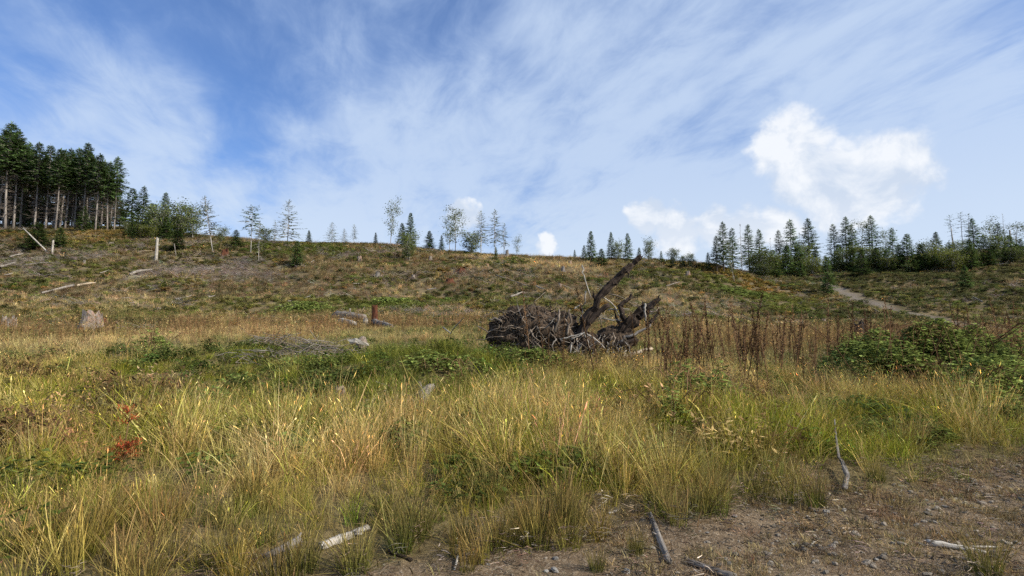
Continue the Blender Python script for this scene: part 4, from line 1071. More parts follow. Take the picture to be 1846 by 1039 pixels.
# stones one can pick out
stone_me = []
for s in range(6):
    me_ = stone_mb(40 + s).mesh('stone', False); me_.materials.append(M['rock']); stone_me.append(me_)
for i, (px, py, wpx, lab) in enumerate([
        (1141, 977, 12, 'round tan stone left of the silver grey stick'), (1490, 928, 16, 'smooth grey oval stone in the moss, largest on the gravel'), (1522, 922, 12, 'pale tan stone right of the smooth grey oval one'), (1540, 964, 13, 'round dark grey stone by the pale splinter'),
        (1325, 936, 11, 'sharp white stone on the brown moss'), (1218, 938, 9, 'tan pointed stone right of the silver grey stick'), (1315, 1018, 13, 'flat blue-grey stone near the bottom edge'), (1001, 1010, 14, 'grey stone on bare soil below the tussocks'), (1000, 1032, 18, 'large pale stone on the bottom edge of bare soil'),
        (985, 1035, 12, 'tan stone beside the large pale stone on the bottom edge'), (1130, 1036, 16, 'tan stone half hidden at the bottom edge'), (1738, 910, 10, 'pale stone high on the gravel at right'), (1835, 858, 10, 'pale stone at the right edge of the gravel'), (1552, 882, 11, 'tan stone beside the gnarled branch'),
        (1430, 985, 9, 'small grey stone left of the white forked chip'), (1580, 1012, 10, 'small dark stone near the bottom of the gravel'), (1390, 1020, 10, 'grey stone near the bottom left of the gravel'), (1650, 950, 9, 'small pale stone in the middle of the gravel'), (880, 1020, 8, 'small tan stone on the bare soil'), (1065, 975, 9, 'tan stone left of the round tan stone'),
        (1470, 912, 10, 'small white stone above the smooth grey oval one'), (1700, 900, 8, 'small grey stone far back on the gravel'), (1610, 985, 9, 'flat grey stone left of the long split of wood'), (1275, 962, 9, 'small pale stone among brown tufts')]):
    p = hit(px, py); r = wpx / 2 / F * p[1]
    o = obj('stone', stone_me[i % 6]); o.location = [float(q) for q in p + np.array([0, 0, r * .25])]; o.scale = (r, r, r); o.rotation_euler = (rg.uniform(-.2, .2), rg.uniform(-.2, .2), rg.uniform(0, 6))
    tag(o, lab, 'stone', 'stones on the pull-in')

# tussocks standing on the bare soil
tus = []
for s in (1, 2, 3):
    me_ = grass_mb(200 + s, 170, (.20, .46), .0052, .10, .45, .06, .05).mesh('tussock'); me_.materials.append(M['tussock']); tus.append(me_)
for i, (px, py, sc, lab) in enumerate([
        (838, 985, .85, 'green tussock at the front of the grass, nearest the bare soil'), (748, 972, 1.15, 'big brown-tipped tussock right of the bleached branch'), (700, 945, 1.1, 'broad tussock behind the right end of the bleached branch'), (980, 962, 1.15, 'dense green tussock right of the middle, on the soil edge'),
        (1035, 940, .9, 'tussock right of the dense green one'), (915, 988, .7, 'small tussock left of the dense green one'), (640, 1032, 1.0, 'yellow-green tussock in front of the bleached branch'), (548, 1030, .9, 'tussock between the broken branch ends'), (1146, 1000, .55, 'small brown tussock left of the silver grey stick'),
        (1182, 915, .9, 'tussock above the upper end of the silver grey stick'), (1580, 868, .8, 'green tussock on the gravel edge right of the gnarled branch'), (1780, 1042, .8, 'bright green tussock at the bottom right corner'), (1280, 905, .9, 'green tussock at the gravel edge, middle right'), (400, 1030, 1.0, 'tussock at the bottom left beside a bare patch'),
        (1075, 1034, .45, 'small straw tussock at the bottom edge of bare soil'), (880, 905, 1.3, 'tall dark green tussock in the middle of the grass')]):
    p = hit(px, py); o = obj('grass_tussock', tus[i % 3]); o.location = [float(q) for q in p]; o.scale = (sc,) * 3; o.rotation_euler = (0, 0, i * 1.3)
    tag(o, lab, 'grass tussock', 'grass tussocks at the front of the meadow')

# little red dead conifer in the grass on the left
p = hit(222, 850)
t = thing('dead_seedling', 'small dead conifer seedling with rust-red needles in the grass', 'tree', p)
rg = random.Random(9); tr, cr = MB(), MB()
Hs = z_at(735, p[1]) - p[2]
tr.tube([(0, 0, -.05), (.01, 0, Hs * .5), (.05, 0, Hs)], [.010, .007, .003], 6, .05, rg)
for i in range(60):
    f = rg.random(); zz = Hs * (.12 + .36 * f) if i < 44 else Hs * (.72 + .26 * rg.random()); a = i * 2.4
    L = (.20 if i < 44 else .12) * rg.uniform(.6, 1.15); o_ = np.array([math.cos(a), math.sin(a), 0]); b_ = np.array([.02 * zz, 0, zz])
    tr.tube([b_, b_ + o_ * L + np.array([0, 0, .05])], [.003, .001], 3, 0, rg, False)
    for k in range(14):
        s = rg.uniform(.1, 1); q = b_ + o_ * L * s + np.array([0, 0, .05 * s]); d = nrm(np.array([rg.gauss(0, 1), rg.gauss(0, 1), rg.gauss(.3, .6)]) + o_ * .6)
        cr.loz(q, d, nrm(np.cross(d, [.2, .1, 1.])), rg.uniform(.03, .06), .012, 0, rg.random(), clamp01(rg.gauss(.5, .2)))
obj('trunk', tr.mesh('trunk'), M['dry_stalk'], t); obj('crown', cr.mesh('crown'), M['needle_red'], t)

# ------------------------------------------------------------------ the uprooted stump
rg = random.Random(42)
Y0 = 16.0
O = at(1045, 652, Y0); O[2] = float(H(O[0], O[1]))
def P_(px, py, dy=0.0):
    return at(px, py, Y0 + dy) - O
wad = thing('uprooted_stump', 'huge uprooted stump with tangled roots and a leaning dark spar', 'stump', O)
def blobmass(parts, name, mat, seed, res=(30, 20), amp=.30):
    """lumpy earth-and-root body: displaced ellipsoid"""
    r2 = random.Random(seed)
    for (c_, rad) in parts:
        mb = MB(); nu, nv = res; vs, gr = [], []
        ph1, ph2 = r2.uniform(0, 6), r2.uniform(0, 6)
        for j in range(nv + 1):
            th = math.pi * j / nv
            for i in range(nu):
                a = 2 * math.pi * i / nu
                d = np.array([math.sin(th) * math.cos(a), math.sin(th) * math.sin(a), math.cos(th)])
                k = 1 + amp * (float(fbm(np.array(d[0] * 3 + ph1 + d[2] * 2), np.array(d[1] * 3 + ph2 + d[2] * 2.6), seed, 4)) - .5) * 2.4 + amp * .5 * (r2.random() - .5)
                vs.append(c_ + d * np.asarray(rad) * k); gr.append(vs[-1] * np.array([1, 1, 1.]))
        fs = [(j * nu + i, (j + 1) * nu + i, (j + 1) * nu + (i + 1) % nu, j * nu + (i + 1) % nu) for j in range(nv) for i in range(nu)]
        mb.add(vs, fs, None, .5, gr)
        obj(name, mb.mesh(name), mat, wad)
blobmass([(P_(948, 604, .35), (1.0, .48, .74)), (P_(1002, 602, .30), (.72, .40, .60)), (P_(905, 605, .42), (.42, .35, .50))], 'root_plate', M['earth_wood'], 3)
blobmass([(P_(1060, 628, .2), (.42, .40, .46)), (P_(1110, 612, .3), (.62, .36, .36)), (P_(1040, 640, .1), (.6, .4, .25))], 'stump_body', M['earth_wood'], 7)
def root(pts, r0, r1, mat, name='root', sides=6, rough=.16):
    p = [np.asarray(q, float) for q in pts]
    # resample with a little wander
    out_ = []; n_ = 4
    for a, b in zip(p[:-1], p[1:]):
        for k in range(n_):
            out_.append(a + (b - a) * k / n_ + np.array([rg.gauss(0, 1), rg.gauss(0, 1), rg.gauss(0, 1)]) * np.linalg.norm(b - a) * .045 * (k > 0))
    out_.append(p[-1]); m_ = len(out_)
    mb = MB(); mb.tube(out_, [(r0 + (r1 - r0) * (k / (m_ - 1))) * (1 + rough * .5 * rg.gauss(0, 1) * (rough > .25)) for k in range(m_)], sides, rough, rg, ragged=r1 * 2)
    return obj(name, mb.mesh(name, rough < .3), mat, wad)
# spar, its stub and the right arm
root([P_(1046, 640, .1), P_(1050, 605), P_(1060, 568), P_(1084, 530), P_(1118, 497), P_(1138, 478), P_(1155, 463)], .135, .050, M['dark_wood'], 'spar', 16, .36)
for q in [[(1092, 523), (1100, 508), (1104, 500)], [(1120, 494), (1130, 482), (1134, 474)], [(1148, 472), (1156, 464), (1160, 461)], [(1075, 545), (1070, 534), (1070, 526)], [(1130, 490), (1134, 493), (1133, 500)], [(1104, 512), (1112, 512), (1118, 506)]]:
    root([P_(a, b, -.03) for (a, b) in q], .045, .010, M['dark_wood'], 'splinter', 5, .3)
root([P_(1058, 585), P_(1078, 566), P_(1097, 551)], .10, .07, M['dark_wood'], 'spar_stub', 10, .2)
root([P_(1062, 632, .2), P_(1100, 612, .25), P_(1130, 590, .25), P_(1150, 570, .3), P_(1187, 540, .3)], .27, .06, M['dark_wood'], 'root_arm', 14, .42)
root([P_(1120, 600, .2), P_(1140, 575, .1), P_(1162, 548, .2)], .15, .05, M['dark_wood'], 'root_arm', 12, .42)
for q in [[(1150, 570), (1160, 552), (1157, 542)], [(1170, 556), (1182, 546), (1190, 532)], [(1140, 580), (1146, 562), (1152, 552)], [(1165, 585), (1180, 575), (1188, 560)], [(1120, 590), (1112, 575), (1108, 560)]]:
    root([P_(a, b, .1) for (a, b) in q], .055, .016, M['dark_wood'], 'root', 6, .3)
root([P_(1128, 585, .1), P_(1122, 563), P_(1117, 552), P_(1126, 544), P_(1136, 538), P_(1138, 530)], .085, .035, M['dark_wood'], 'root', 7, .15)
root([P_(1163, 548, .05), P_(1162, 562), P_(1164, 580)], .03, .02, M['bone_wood'], 'root', 7)
root([P_(1115, 618), P_(1145, 603, -.1), P_(1174, 585, -.1)], .065, .03, M['grey_wood'], 'root', 7)
root([P_(1105, 628), P_(1130, 618, -.1), P_(1146, 611, -.1)], .11, .05, M['dark_wood'], 'root', 7)
root([P_(1122, 645, -.2), P_(1150, 636, -.2), P_(1174, 628, -.1)], .06, .05, M['tan_wood'], 'broken_root_end', 9, .25)
for q in [[(1046, 602), (1062, 605), (1085, 622), (1150, 676)], [(1030, 612), (1046, 604), (1054, 600)], [(1012, 612), (1030, 606), (1048, 603)], [(1031, 618), (1028, 660), (1027, 668)], [(1052, 600), (1058, 612), (1064, 628)]]:
    root([P_(a, b, -.42 - .02 * i) for i, (a, b) in enumerate(q)], .024, .012, M['bone_wood'], 'root')
for q in [[(1049, 478), (1055, 505), (1066, 538)], [(1056, 525), (1050, 560), (1044, 585)], [(1085, 535), (1110, 555), (1118, 575)], [(1068, 535), (1120, 536), (1158, 555)], [(1095, 560), (1118, 556), (1135, 558)], [(1080, 570), (1088, 600)], [(1036, 557), (1048, 548)], [(1085, 575), (1105, 578), (1125, 579)], [(1110, 590), (1122, 565)]]:
    root([P_(a, b, rg.uniform(-.1, .35)) for (a, b) in q], .022, .010, rg.choice([M['root_wood'], M['bone_wood']]), 'root', 5)
# the tangle on the root plate
for i in range(290):
    cx_, cy_ = rg.uniform(893, 1040), rg.uniform(556, 646)
    ex, ey = (cx_ - 962) / 76, (cy_ - 602) / 47
    if ex * ex + ey * ey > 1.05: continue
    front_ = -.42 * math.sqrt(max(0, 1 - min(1, ex * ex + ey * ey))) * rg.uniform(.75, 1.12) - .02
    a = rg.gauss(0, .7) if rg.random() < .3 else (math.atan2(ey, ex) + rg.gauss(0, .5) if rg.random() < .5 else rg.uniform(0, 6.28))
    L = rg.uniform(14, 46)
    p0 = P_(cx_, cy_, front_ + .33)
    p1 = P_(cx_ + math.cos(a) * L * .5 + rg.gauss(0, 4), cy_ + math.sin(a) * L * .45 + rg.gauss(0, 8), front_ + .26 + rg.uniform(-.1, .08))
    p2 = P_(cx_ + math.cos(a) * L + rg.gauss(0, 5), cy_ + math.sin(a) * L * .6 + rg.gauss(0, 5), front_ + .34 + rg.uniform(-.12, .15))
    r = rg.uniform(.004, .013) if rg.random() < .85 else rg.uniform(.015, .03)
    root([p0, p1, p2], r, r * .45, rg.choice([M['root_wood'], M['root_wood'], M['dark_wood'], M['dark_wood'], M['grey_wood']]), 'root', 5)
for i in range(16):      # heavier pale roots over the tangle
    cx_, cy_ = rg.gauss(965, 38), rg.gauss(598, 22)
    ex, ey = (cx_ - 962) / 76, (cy_ - 602) / 47
    if ex * ex + ey * ey > .95: continue
    fr = -.46 * math.sqrt(max(0, 1 - min(1, ex * ex + ey * ey))) + .30
    a = rg.choice([rg.gauss(.9, .4), rg.gauss(-.6, .5), rg.gauss(1.57, .4)]); L = rg.uniform(18, 42)
    root([P_(cx_, cy_, fr), P_(cx_ + math.cos(a) * L * .5 + rg.gauss(0, 5), cy_ + math.sin(a) * L * .4, fr - .12), P_(cx_ + math.cos(a) * L, cy_ + math.sin(a) * L * .7, fr - .02)], rg.uniform(.014, .030), .008, rg.choice([M['grey_wood'], M['root_wood'], M['root_wood']]), 'root', 6)
for i in range(46):      # frayed rim
    a = rg.uniform(-.3, math.pi + .3)
    c_ = (962 + 70 * math.cos(a), 600 - 42 * math.sin(a))
    dd_ = (math.cos(a) * .8 + rg.gauss(0, .8), -math.sin(a) * .9 + rg.gauss(0, .45)); L = rg.uniform(8, 20)
    root([P_(c_[0], c_[1], .2), P_(c_[0] + dd_[0] * L * .6, c_[1] + dd_[1] * L * .5, .2 + rg.uniform(-.2, .2)), P_(c_[0] + dd_[0] * L + rg.gauss(0, 4), c_[1] + dd_[1] * L, .2 + rg.uniform(-.25, .25))], rg.uniform(.010, .026), .006, rg.choice([M['root_wood'], M['dark_wood']]), 'root', 5)
for q in [[(1015, 600), (1022, 575), (1027, 558)], [(1022, 605), (1030, 582), (1028, 566)], [(1000, 600), (1008, 575), (1008, 558)], [(905, 580), (893, 574), (882, 578)], [(1030, 610), (1026, 590), (1018, 575)]]:
    root([P_(a, b, rg.uniform(-.15, .1)) for (a, b) in q], .042, .02, M['root_wood'], 'root', 7)
for i in range(60):      # hanging fibres round the stump's foot
    px, py = rg.uniform(1000, 1130), rg.uniform(600, 636)
    root([P_(px, py, -.3 + rg.uniform(-.1, .1)), P_(px + rg.gauss(0, 8), py + rg.uniform(8, 18), -.42), P_(px + rg.gauss(0, 14), py + rg.uniform(20, 40), -.46 + rg.uniform(-.1, .1))], rg.uniform(.006, .024), .005, rg.choice([M['root_wood'], M['grey_wood'], M['dark_wood'], M['dark_wood'], M['bone_wood']]), 'root', 5)

# ------------------------------------------------------------------ stumps, snags and logs on the slope
def stump(px, py, wpx, hpx, mat, label, name='stump', mat2=None, flare=1.35, seed=0, ragged=.35, group=None):
    r2 = random.Random(seed + px)
    p = hit(px, py); k = p[1] / F * (.8 if group else 1.0); r, h = wpx * k / 2, hpx * k
    t = thing(name, label, 'stump', p - np.array([0, 0, .15]), group)
    mb = MB(); n_ = 14; rows = 6; vs, gr = [], []
    top = [h * (1 + ragged * (r2.random() - .6)) for _ in range(n_)]; lob = [1 + .22 * (r2.random() - .5) for _ in range(n_)]
    for j in range(rows):
        f = j / (rows - 1)
        for i in range(n_):
            a = 2 * math.pi * i / n_; rr_ = r * lob[i] * (1 + (flare - 1) * (1 - f) ** 2.2 * (1 + .5 * math.sin(i * 2.6))) * (1 - .12 * f)
            vs.append((rr_ * math.cos(a), rr_ * math.sin(a), top[i] * f + .15 * (f > 0))); gr.append((rr_ * math.cos(a), rr_ * math.sin(a), top[i] * f))
    for i in range(n_):
        a = 2 * math.pi * i / n_; vs.append((r * .45 * math.cos(a), r * .45 * math.sin(a), h * (.72 + .25 * (r2.random() - .5)))); gr.append((r * math.cos(a) * .4, r * math.sin(a) * .4, h))
    fs = [(j * n_ + i, j * n_ + (i + 1) % n_, (j + 1) * n_ + (i + 1) % n_, (j + 1) * n_ + i) for j in range(rows) for i in range(n_)]
    fs.append(tuple(rows * n_ + i for i in range(n_)))
    mb.add(vs, fs, None, .5, gr)
    obj('trunk', mb.mesh('trunk', False), mat, t)
    for i in range(4):
        a = r2.uniform(0, 6.28); m2 = MB(); d = np.array([math.cos(a), math.sin(a), 0])
        m2.tube([d * r * .7 + [0, 0, .35 * h], d * r * 1.35 + [0, 0, .12 * h + .1], d * r * 1.9 + [0, 0, .05]], [r * .28, r * .2, r * .08], 6, .15, r2)
        obj('root', m2.mesh('root'), mat2 or mat, t)
    return t
stump(166, 598, 36, 34, M['stump_wood'], 'big weathered old stump half sunk in the tan grass', 'old_stump', M['red_wood'], ragged=.5)
stump(184, 594, 14, 22, M['red_wood'], 'reddish decayed slab leaning on the big weathered stump', 'old_stump')
stump(675, 588, 11, 38, M['red_wood'], 'tall narrow red-rotten snag standing in the grass', 'snag', flare=1.2, ragged=.2)
stump(659, 585, 9, 11, M['bone_wood'], 'small pale stub left of the red-rotten snag', 'stump')
stump(1551, 612, 20, 32, M['char_wood'], 'dark burnt stump behind the bramble bush', 'burnt_stump')
stump(15, 596, 22, 22, M['grey_wood'], 'grey stump at the left edge of the meadow', 'old_stump', ragged=.8)
stump(810, 512, 15, 9, M['red_wood'], 'red rotten stump on the slope, lower of two', 'rotten_stump', flare=1.6)
stump(832, 492, 15, 8, M['red_wood'], 'red rotten stump on the slope, upper of two', 'rotten_stump', flare=1.6)
stump(405, 462, 11, 12, M['red_wood'], 'red and white split stump right of the leaning hemlock', 'rotten_stump', M['bone_wood'], flare=1.6, ragged=.9)
for i, (px, py, w_, h_, lab) in enumerate([(681, 502, 9, 15, 'pale stump above the red-rotten snag'), (745, 502, 7, 8, 'small pale stump right of the pale stump'), (648, 470, 10, 10, 'pale stump high on the slope'), (914, 464, 8, 16, 'pale split stump beside a fallen pole on the crest'), (878, 482, 7, 8, 'small stump in the pale grass'),
                                          (1028, 478, 8, 9, 'small stump below the middle skyline firs'), (1015, 490, 8, 12, 'thin pale stump in the dry grass'), (1010, 520, 6, 10, 'small pale stub in the middle of the slope'), (286, 562, 9, 9, 'small pale stump left of the middle slope'), (152, 478, 5, 11, 'slim pale stub below the tall stand'),
                                          (1485, 584, 9, 11, 'pale stub in the grass left of the burnt stump'), (1240, 497, 10, 10, 'grey stump on the dark shrubby slope'), (200, 442, 9, 7, 'pale stump below the orange bracken'), (776, 470, 7, 10, 'thin grey stub below the dense fir')]):
    stump(px, py, w_, h_, M['stump_wood'] if i % 3 else M['grey_wood'], lab, 'stump', group='pale stumps on the hillside', seed=i)
def post(px, pyb, pxt, pyt, r, mat, label, name='snag'):
    p = hit(px, pyb); q = at(pxt, pyt, p[1]); r2 = random.Random(px)
    t = thing(name, label, 'snag', p)
    mb = MB(); pts = curve_pts([0, 0, -.2], q - p, 7, .008, r2); mb.tube(pts, [r * (1.1 - .05 * k) for k in range(7)], 9, .1, r2, ragged=r * 2)
    obj('trunk', mb.mesh('trunk'), mat, t)
    m2 = MB(); m2.tube([pts[4], pts[4] + np.array([r * 2.2, -.05, r])], [r * .4, r * .2], 5, .1, r2); obj('branch_stub', m2.mesh('branch_stub'), mat, t)
post(281, 470, 284, 430, .22, M['bone_wood'], 'white broken post standing on the slope below the stand')
post(94, 460, 96, 433, .16, M['bone_wood'], 'short pale broken snag beside the leaning pole')
post(91, 458, 42, 412, .11, M['bone_wood'], 'long pale pole leaning up to the left', 'leaning_pole')
post(402, 438, 397, 424, .08, M['bone_wood'], 'thin pale dead stem near the leaning hemlock')
post(318, 462, 314, 440, .08, M['grey_wood'], 'grey dead stem in front of the dark round bush')
post(1718, 460, 1715, 412, .12, M['bone_wood'], 'bare pale trunk under the flag-topped trees')
post(1824, 462, 1820, 415, .18, M['bone_wood'], 'bare white trunk near the right edge of the ridge')
for i, (x0, y0_, x1, y1_, r0, r1, mt, lab) in enumerate([
        (235, 500, 276, 489, .26, .16, 'bone_wood', 'thick bleached log on the slope left of centre'), (75, 534, 132, 520, .13, .20, 'bone_wood', 'long pale log low on the left slope'), (138, 520, 172, 514, .15, .10, 'tan_wood', 'broken tan end of the long pale log'), (0, 486, 28, 478, .2, .14, 'bone_wood', 'pale log at the left edge of the slope'),
        (18, 467, 40, 461, .2, .15, 'bone_wood', 'short pale log below the dark fir bush'), (42, 482, 95, 476, .09, .05, 'grey_wood', 'thin grey branch among the slash'), (8, 500, 22, 498, .16, .13, 'bone_wood', 'short white log end at the far left'), (180, 496, 196, 490, .09, .06, 'bone_wood', 'thin pale branch on the left slope'),
        (248, 458, 274, 455, .09, .06, 'tan_wood', 'tan branch left of the white post'), (318, 545, 345, 538, .10, .06, 'bone_wood', 'white stick above the dry weeds'), (375, 540, 390, 537, .08, .07, 'bone_wood', 'short white stick right of another'), (545, 482, 566, 474, .09, .05, 'bone_wood', 'pale branch beside the lone dark fir'),
        (640, 525, 678, 498, .09, .05, 'grey_wood', 'grey branch leaning against a pale stump'), (636, 516, 660, 512, .09, .06, 'bone_wood', 'pale log end below the grey branch'), (770, 528, 786, 525, .10, .08, 'bone_wood', 'white piece of wood below the red rotten stump'), (895, 500, 948, 519, .10, .06, 'grey_wood', 'long grey branch across the middle slope'),
        (920, 540, 945, 530, .12, .07, 'bone_wood', 'white forked branch above the root plate'), (968, 520, 988, 528, .10, .05, 'bone_wood', 'pale crooked branch on the middle slope'), (1008, 517, 1030, 525, .09, .06, 'bone_wood', 'pale stick left of the spar'), (880, 467, 912, 464, .10, .07, 'grey_wood', 'pole lying on the crest beside a split stump'),
        (688, 447, 700, 446, .10, .08, 'bone_wood', 'white log end below the slender alder'), (620, 445, 640, 443, .10, .07, 'grey_wood', 'grey log below the skyline hemlocks'), (700, 536, 730, 556, .05, .03, 'grey_wood', 'thin grey pole low on the middle slope'), (1755, 540, 1772, 548, .12, .08, 'bone_wood', 'pale wood on the dark right slope'),
        (1640, 505, 1660, 513, .08, .05, 'bone_wood', 'pale stick on the right slope'), (1785, 592, 1815, 598, .13, .09, 'bone_wood', 'pale broken wood beside the track'), (1690, 585, 1720, 588, .15, .10, 'grey_wood', 'grey log by the track'), (1560, 600, 1580, 597, .09, .06, 'bone_wood', 'pale stick behind the bramble bush'),
        (340, 470, 372, 468, .08, .05, 'tan_wood', 'tan branch below the dark round bush'), (440, 466, 470, 470, .07, .04, 'grey_wood', 'grey branch below the umbrella hemlock'), (1200, 520, 1225, 512, .08, .05, 'grey_wood', 'grey branch on the dark shrubby slope'), (80, 500, 130, 506, .06, .04, 'grey_wood', 'thin grey branch above the long pale log'),
        (520, 548, 560, 540, .06, .04, 'grey_wood', 'thin branch above the yellow-green weeds'), (205, 545, 240, 540, .06, .04, 'grey_wood', 'thin branch above the big weathered stump')]):
    log_thing('log' if r0 > .11 else 'branch', x0, y0_, x1, y1_, r0 * .8, r1 * .8, M['pale_log' if mt == 'bone_wood' else mt], lab, 'log' if r0 > .11 else 'branch', 'logs and branches on the hillside', seed=i, lift=.22 if y0_ < 580 else .1, wob=.03, sides=7, knots=2)
# old log by the red snag, pieces in the meadow
log_thing('old_log', 607, 578, 655, 582, .36, .26, M['grey_wood'], 'grey split log lying left of the red-rotten snag', seed=3, knots=2, lift=.15)
log_thing('old_log', 614, 586, 640, 590, .22, .16, M['bone_wood'], 'pale split piece below the grey log', seed=4, knots=1, lift=.12)
log_thing('old_log', 676, 588, 708, 596, .22, .14, M['grey_wood'], 'grey log running right from the red-rotten snag', seed=5, knots=1, lift=.15)
rgm = random.Random(12)
# pale wood chunk and weathered block in the grass
p = hit(645, 640); t = thing('wood_chunk', 'pale broken chunk of wood with a grey dome behind it', 'wood', p)
k = p[1] / F * .8
mb = MB(); mb.tube([(-16 * k, 0, 9 * k + .25), (-4 * k, -.05, 13 * k + .25), (8 * k, 0, 7 * k + .25), (22 * k, .05, 3 * k + .25)], [7 * k, 6 * k, 5 * k, 3 * k], 8, .3, rgm, ragged=.1); obj('broken_end', mb.mesh('broken_end', False), M['bone_wood'], t)
mb = MB(); mb.tube([(-2 * k, .3, 0), (2 * k, .35, 14 * k + .2), (4 * k, .4, 24 * k + .2)], [15 * k, 13 * k, 5 * k], 10, .16, rgm); obj('dome', mb.mesh('dome'), M['root_wood'], t)
p = hit(768, 716); t = thing('wood_block', 'grey weathered block of wood sunk in the grass at the centre', 'wood', p - np.array([0, 0, .06])); k = p[1] / F * .82
mb = MB(); mb.tube([(-12 * k, 0, -.1), (-8 * k, .05, 8 * k), (0, .1, 18 * k), (10 * k, .14, 27 * k), (14 * k, .15, 30 * k)], [25 * k, 24 * k, 19 * k, 11 * k, 4 * k], 14, .2, rgm, flat=.7, ragged=.05); obj('block', mb.mesh('block'), M['grey_wood'], t)
mb = MB(); mb.tube([(-14 * k, .1, 16 * k), (-16 * k, .1, 38 * k)], [6 * k, 3 * k], 7, .2, rgm); obj('upright_splinter', mb.mesh('upright_splinter'), M['grey_wood'], t)
p = hit(612, 712); t = thing('root_ball', 'small dark round root ball in the grass left of the grey block', 'wood', p); k = p[1] / F
mb = MB(); mb.tube([(0, 0, -.05), (0, 0, 8 * k), (0, 0, 15 * k)], [12 * k, 13 * k, 6 * k], 10, .2, rgm); obj('ball', mb.mesh('ball'), M['root_wood'], t)
# brush pile of dead twigs left of the middle
for (px, py, n_, w_, lab) in [(545, 650, 200, 1.5, 'heap of grey dead twigs in the meadow left of the middle'), (500, 628, 140, 1.3, 'smaller grey twig heap behind the larger one'), (700, 735, 50, .8, 'low litter of brown sticks in front of the grey block')]:
    p = hit(px, py); t = thing('brush_pile', lab, 'brush pile', p, 'twig heaps in the meadow')
    for j in range(n_):
        a = rgm.gauss(0, .9) + (math.pi if rgm.random() < .5 else 0); L = rgm.uniform(.3, 1.3) * (.6 + .4 * w_ / 1.8)
        c_ = np.array([rgm.gauss(0, w_ * .55), rgm.gauss(0, .45), 0]); c_[2] = rgm.uniform(.05, .45) * math.exp(-(c_[0] / w_) ** 2 - (c_[1] / .7) ** 2) * (.5 if n_ < 60 else 1.25)
        d = np.array([math.cos(a), math.sin(a) * .8, rgm.gauss(.05, .28)])
        mb = MB(); r = rgm.uniform(.004, .011)
        mb.tube(curve_pts(c_ - d * L / 2, c_ + d * L / 2, 4, .09, rgm), [r, r, r * .8, r * .4], 4, 0, rgm, False)
        obj('twig', mb.mesh('twig'), rgm.choice([M['grey_wood'], M['root_wood'], M['root_wood'], M['dark_stick'], M['pale_log']]), t)
log_thing('fallen_branch', 795, 630, 835, 650, .018, .012, M['bone_wood'], 'thin pale branch arching over the dark green mound', 'branch', wob=.02, knots=0, lift=.75)

# ------------------------------------------------------------------ brambles
def bramble(px, py, w_, d_, h_, n_, label, leaf=.085, seed=0, name='bramble_bush', canes=26):
    r2 = random.Random(seed); p = hit(px, py); t = thing(name, label, 'bush', p)
    lv, cn_ = MB(), MB()
    lobes = [(r2.uniform(-.8, .8) * w_, r2.uniform(-.7, .7) * d_, r2.uniform(.18, .42) * w_, r2.uniform(.5, 1.0) * h_) for _ in range(18)]
    def surf(x, y):
        return max(hh_ * math.exp(-((x - lx) / r) ** 2 - ((y - ly) / (r * .8)) ** 2) for lx, ly, r, hh_ in lobes)
    for k in range(canes):
        a = r2.uniform(0, 6.28); x0_, y0_ = r2.gauss(0, w_ * .4), r2.gauss(0, d_ * .4); L = r2.uniform(.5, 1.2) * h_ * 1.3
        o_ = np.array([math.cos(a), math.sin(a), 0]); pts = [np.array([x0_, y0_, -.05]) + o_ * L * s + np.array([0, 0, h_ * 2.6 * s * (1.15 - s)]) for s in (0, .25, .5, .75, 1.0)]
        cn_.tube(pts, [.009, .008, .007, .005, .003], 4, 0, r2, False)
    for _ in range(n_):
        x, y = r2.gauss(0, w_ * .55), r2.gauss(0, d_ * .5); s_ = surf(x, y)
        if s_ < .08 * h_ * r2.random(): continue
        zb = float(H(p[0] + x, p[1] + y)) - p[2]
        c_ = np.array([x, y, zb + s_ * (1 - .6 * r2.random() ** 2.2) + .03])
        yaw = r2.uniform(0, 6.28); bb = clamp01(r2.gauss(.5, .2))
        for m_ in range(3):                        # three leaflets
            a = yaw + (m_ - 1) * 1.25; d = nrm(np.array([math.cos(a), math.sin(a), r2.uniform(-.45, .25)])); L = leaf * r2.uniform(.7, 1.3) * (1.15 if m_ == 1 else .9)
            s = nrm(np.cross(d, np.array([r2.gauss(0, .35), r2.gauss(0, .35), 1])))
            lv.loz(c_, d, s, L, L * .66, r2.uniform(0, .4), r2.uniform(.5, 1), clamp01(bb + r2.gauss(0, .1)), .18)
    obj('canes', cn_.mesh('canes'), M['dry_stalk'], t)
    o = obj('leaves', lv.mesh('leaves'), M['leaf_bramble'], t); o['kind'] = 'stuff'
    return t
bramble(1690, 690, 2.4, 1.5, 1.65, 7600, 'large leafy green bramble bush at the right of the meadow', .085, 1, canes=70)
bramble(1790, 735, 1.6, 1.2, 1.0, 2400, 'lower bramble spreading toward the right edge', .075, 2, canes=40)
bramble(1540, 650, 1.1, .8, 1.05, 1200, 'bramble creeping up to the burnt stump', .08, 3)
bramble(1262, 745, .6, .4, 1.0, 520, 'bramble vine hanging in the dry grass right of the stump', .075, 4, 'bramble_vine', 14)
bramble(1215, 775, .22, .25, .75, 170, 'narrow bramble vine climbing through the grass', .07, 5, 'bramble_vine', 6)
bramble(1335, 740, .3, .25, .5, 120, 'bramble tips trailing through straw grass', .07, 6, 'bramble_vine', 8)
bramble(960, 662, .9, .4, .5, 500, 'leafy weeds growing under the root plate', .08, 7, 'weed_patch', 8)
bramble(800, 672, .9, .5, .4, 420, 'low leafy weeds on the crest of the green mound', .07, 13, 'weed_patch', 10)
bramble(280, 640, .6, .5, .9, 380, 'dark leafy weed patch in the grass on the left', .08, 8, 'weed_patch', 12)
bramble(850, 815, .28, .22, .42, 160, 'dark leafy weed in the middle of the grass', .05, 9, 'weed_patch', 8)
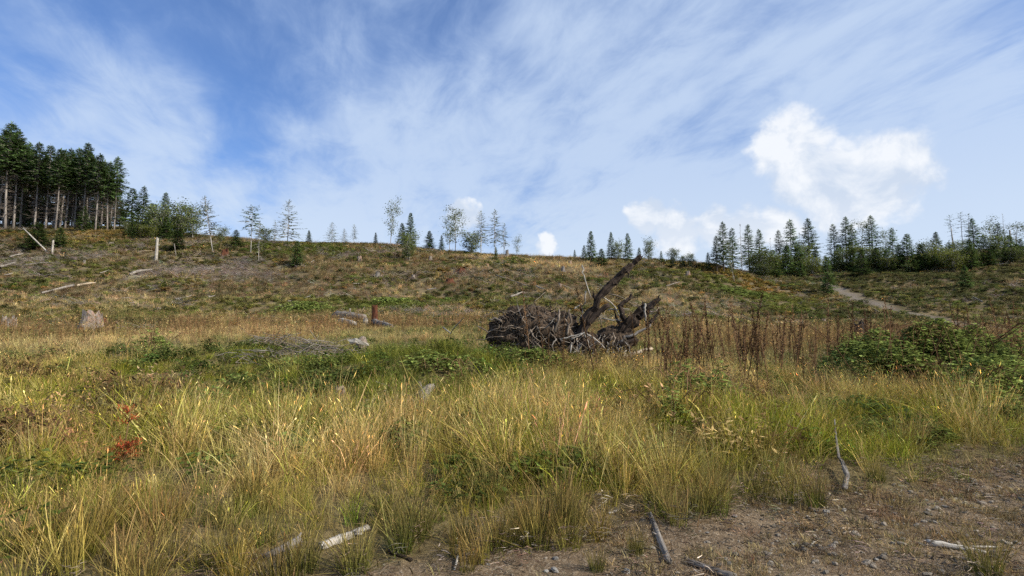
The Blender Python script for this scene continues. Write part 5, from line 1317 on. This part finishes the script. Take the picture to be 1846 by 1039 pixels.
bramble(548, 560, 2.6, 1.6, .8, 900, 'yellow-green leafy thicket at the foot of the hill', .20, 10, 'leafy_thicket', 10)
bramble(1345, 532, 3.6, 3.0, .9, 1100, 'bright green leafy thicket on the flank of the hill', .26, 11, 'leafy_thicket', 10)
bramble(715, 548, 2.6, 1.6, .8, 700, 'green leafy thicket above the red-rotten snag', .22, 12, 'leafy_thicket', 10)

# ------------------------------------------------------------------ tall dry seed stalks
def stalk_mb(seed):
    r2 = random.Random(seed); mb = MB(); hh_ = r2.uniform(1.15, 1.45)
    e = np.array([r2.gauss(0, .07), r2.gauss(0, .07), hh_])
    pts = [np.array([0, 0, -.05]), e * .4 + np.array([r2.gauss(0, .015), 0, 0]), e * .75, e]
    mb.tube(pts, [.009, .008, .006, .003], 5, 0, r2, False)
    for k in range(80):
        t_ = r2.uniform(.38, 1.0); p = e * t_; a = k * 2.4; d = nrm(np.array([math.cos(a), math.sin(a), r2.uniform(.6, 1.6)]))
        L = r2.uniform(.04, .10) * (1.25 - t_ * .7); mb.loz(p, d, nrm(np.cross(d, [.1, .2, 1.])), L, .015, .2, 1, clamp01(r2.gauss(.5, .22)))
        mb.loz(p, d, nrm(np.cross(d, nrm(np.cross(d, [.1, .2, 1.])))), L * .8, .013, .2, 1, clamp01(r2.gauss(.45, .2)))
    return mb
st = []
for s in range(5):
    me_ = stalk_mb(300 + s).mesh('stalk'); me_.materials.append(M['dry_stalk']); st.append(me_)
rgs = random.Random(8); cnt = 0
areas = [((1185, 1300), (655, 705), 46, 'tall dry brown seed stalk just right of the uprooted stump', 'seed stalks beside the stump'), ((1300, 1500), (652, 708), 60, 'tall dry brown seed stalk between the stump and the bramble bush', 'seed stalks left of the bramble bush'),
         ((1500, 1640), (630, 668), 40, 'dry brown seed stalk standing behind the bramble', 'seed stalks behind the bramble'), ((1740, 1846), (636, 690), 38, 'dry brown seed stalk near the right edge of the meadow', 'seed stalks at the right edge'),
         ((960, 1180), (660, 690), 10, 'dry brown seed stalk in front of the uprooted stump', 'seed stalks before the stump')]
for (xr, yr, n_, lab, grp) in areas:
    for i in range(n_):
        if i % 4 == 0:
            ccx, ccy = rgs.uniform(*xr), rgs.uniform(*yr)
        px, py = ccx + rgs.gauss(0, 16), min(712, max(630, ccy + rgs.gauss(0, 10))); p = hit(px, py)
        o = obj('seed_stalk', st[cnt % 5]); cnt += 1
        o.location = [float(q) for q in p]; s = rgs.choice([rgs.uniform(.6, 1.0), rgs.uniform(.95, 1.25), rgs.uniform(1.15, 1.55)]); o.scale = (s, s, s); o.rotation_euler = (rgs.gauss(0, .13), rgs.gauss(0, .13), rgs.uniform(0, 6.28))
        tag(o, lab, 'weed stalk', grp)
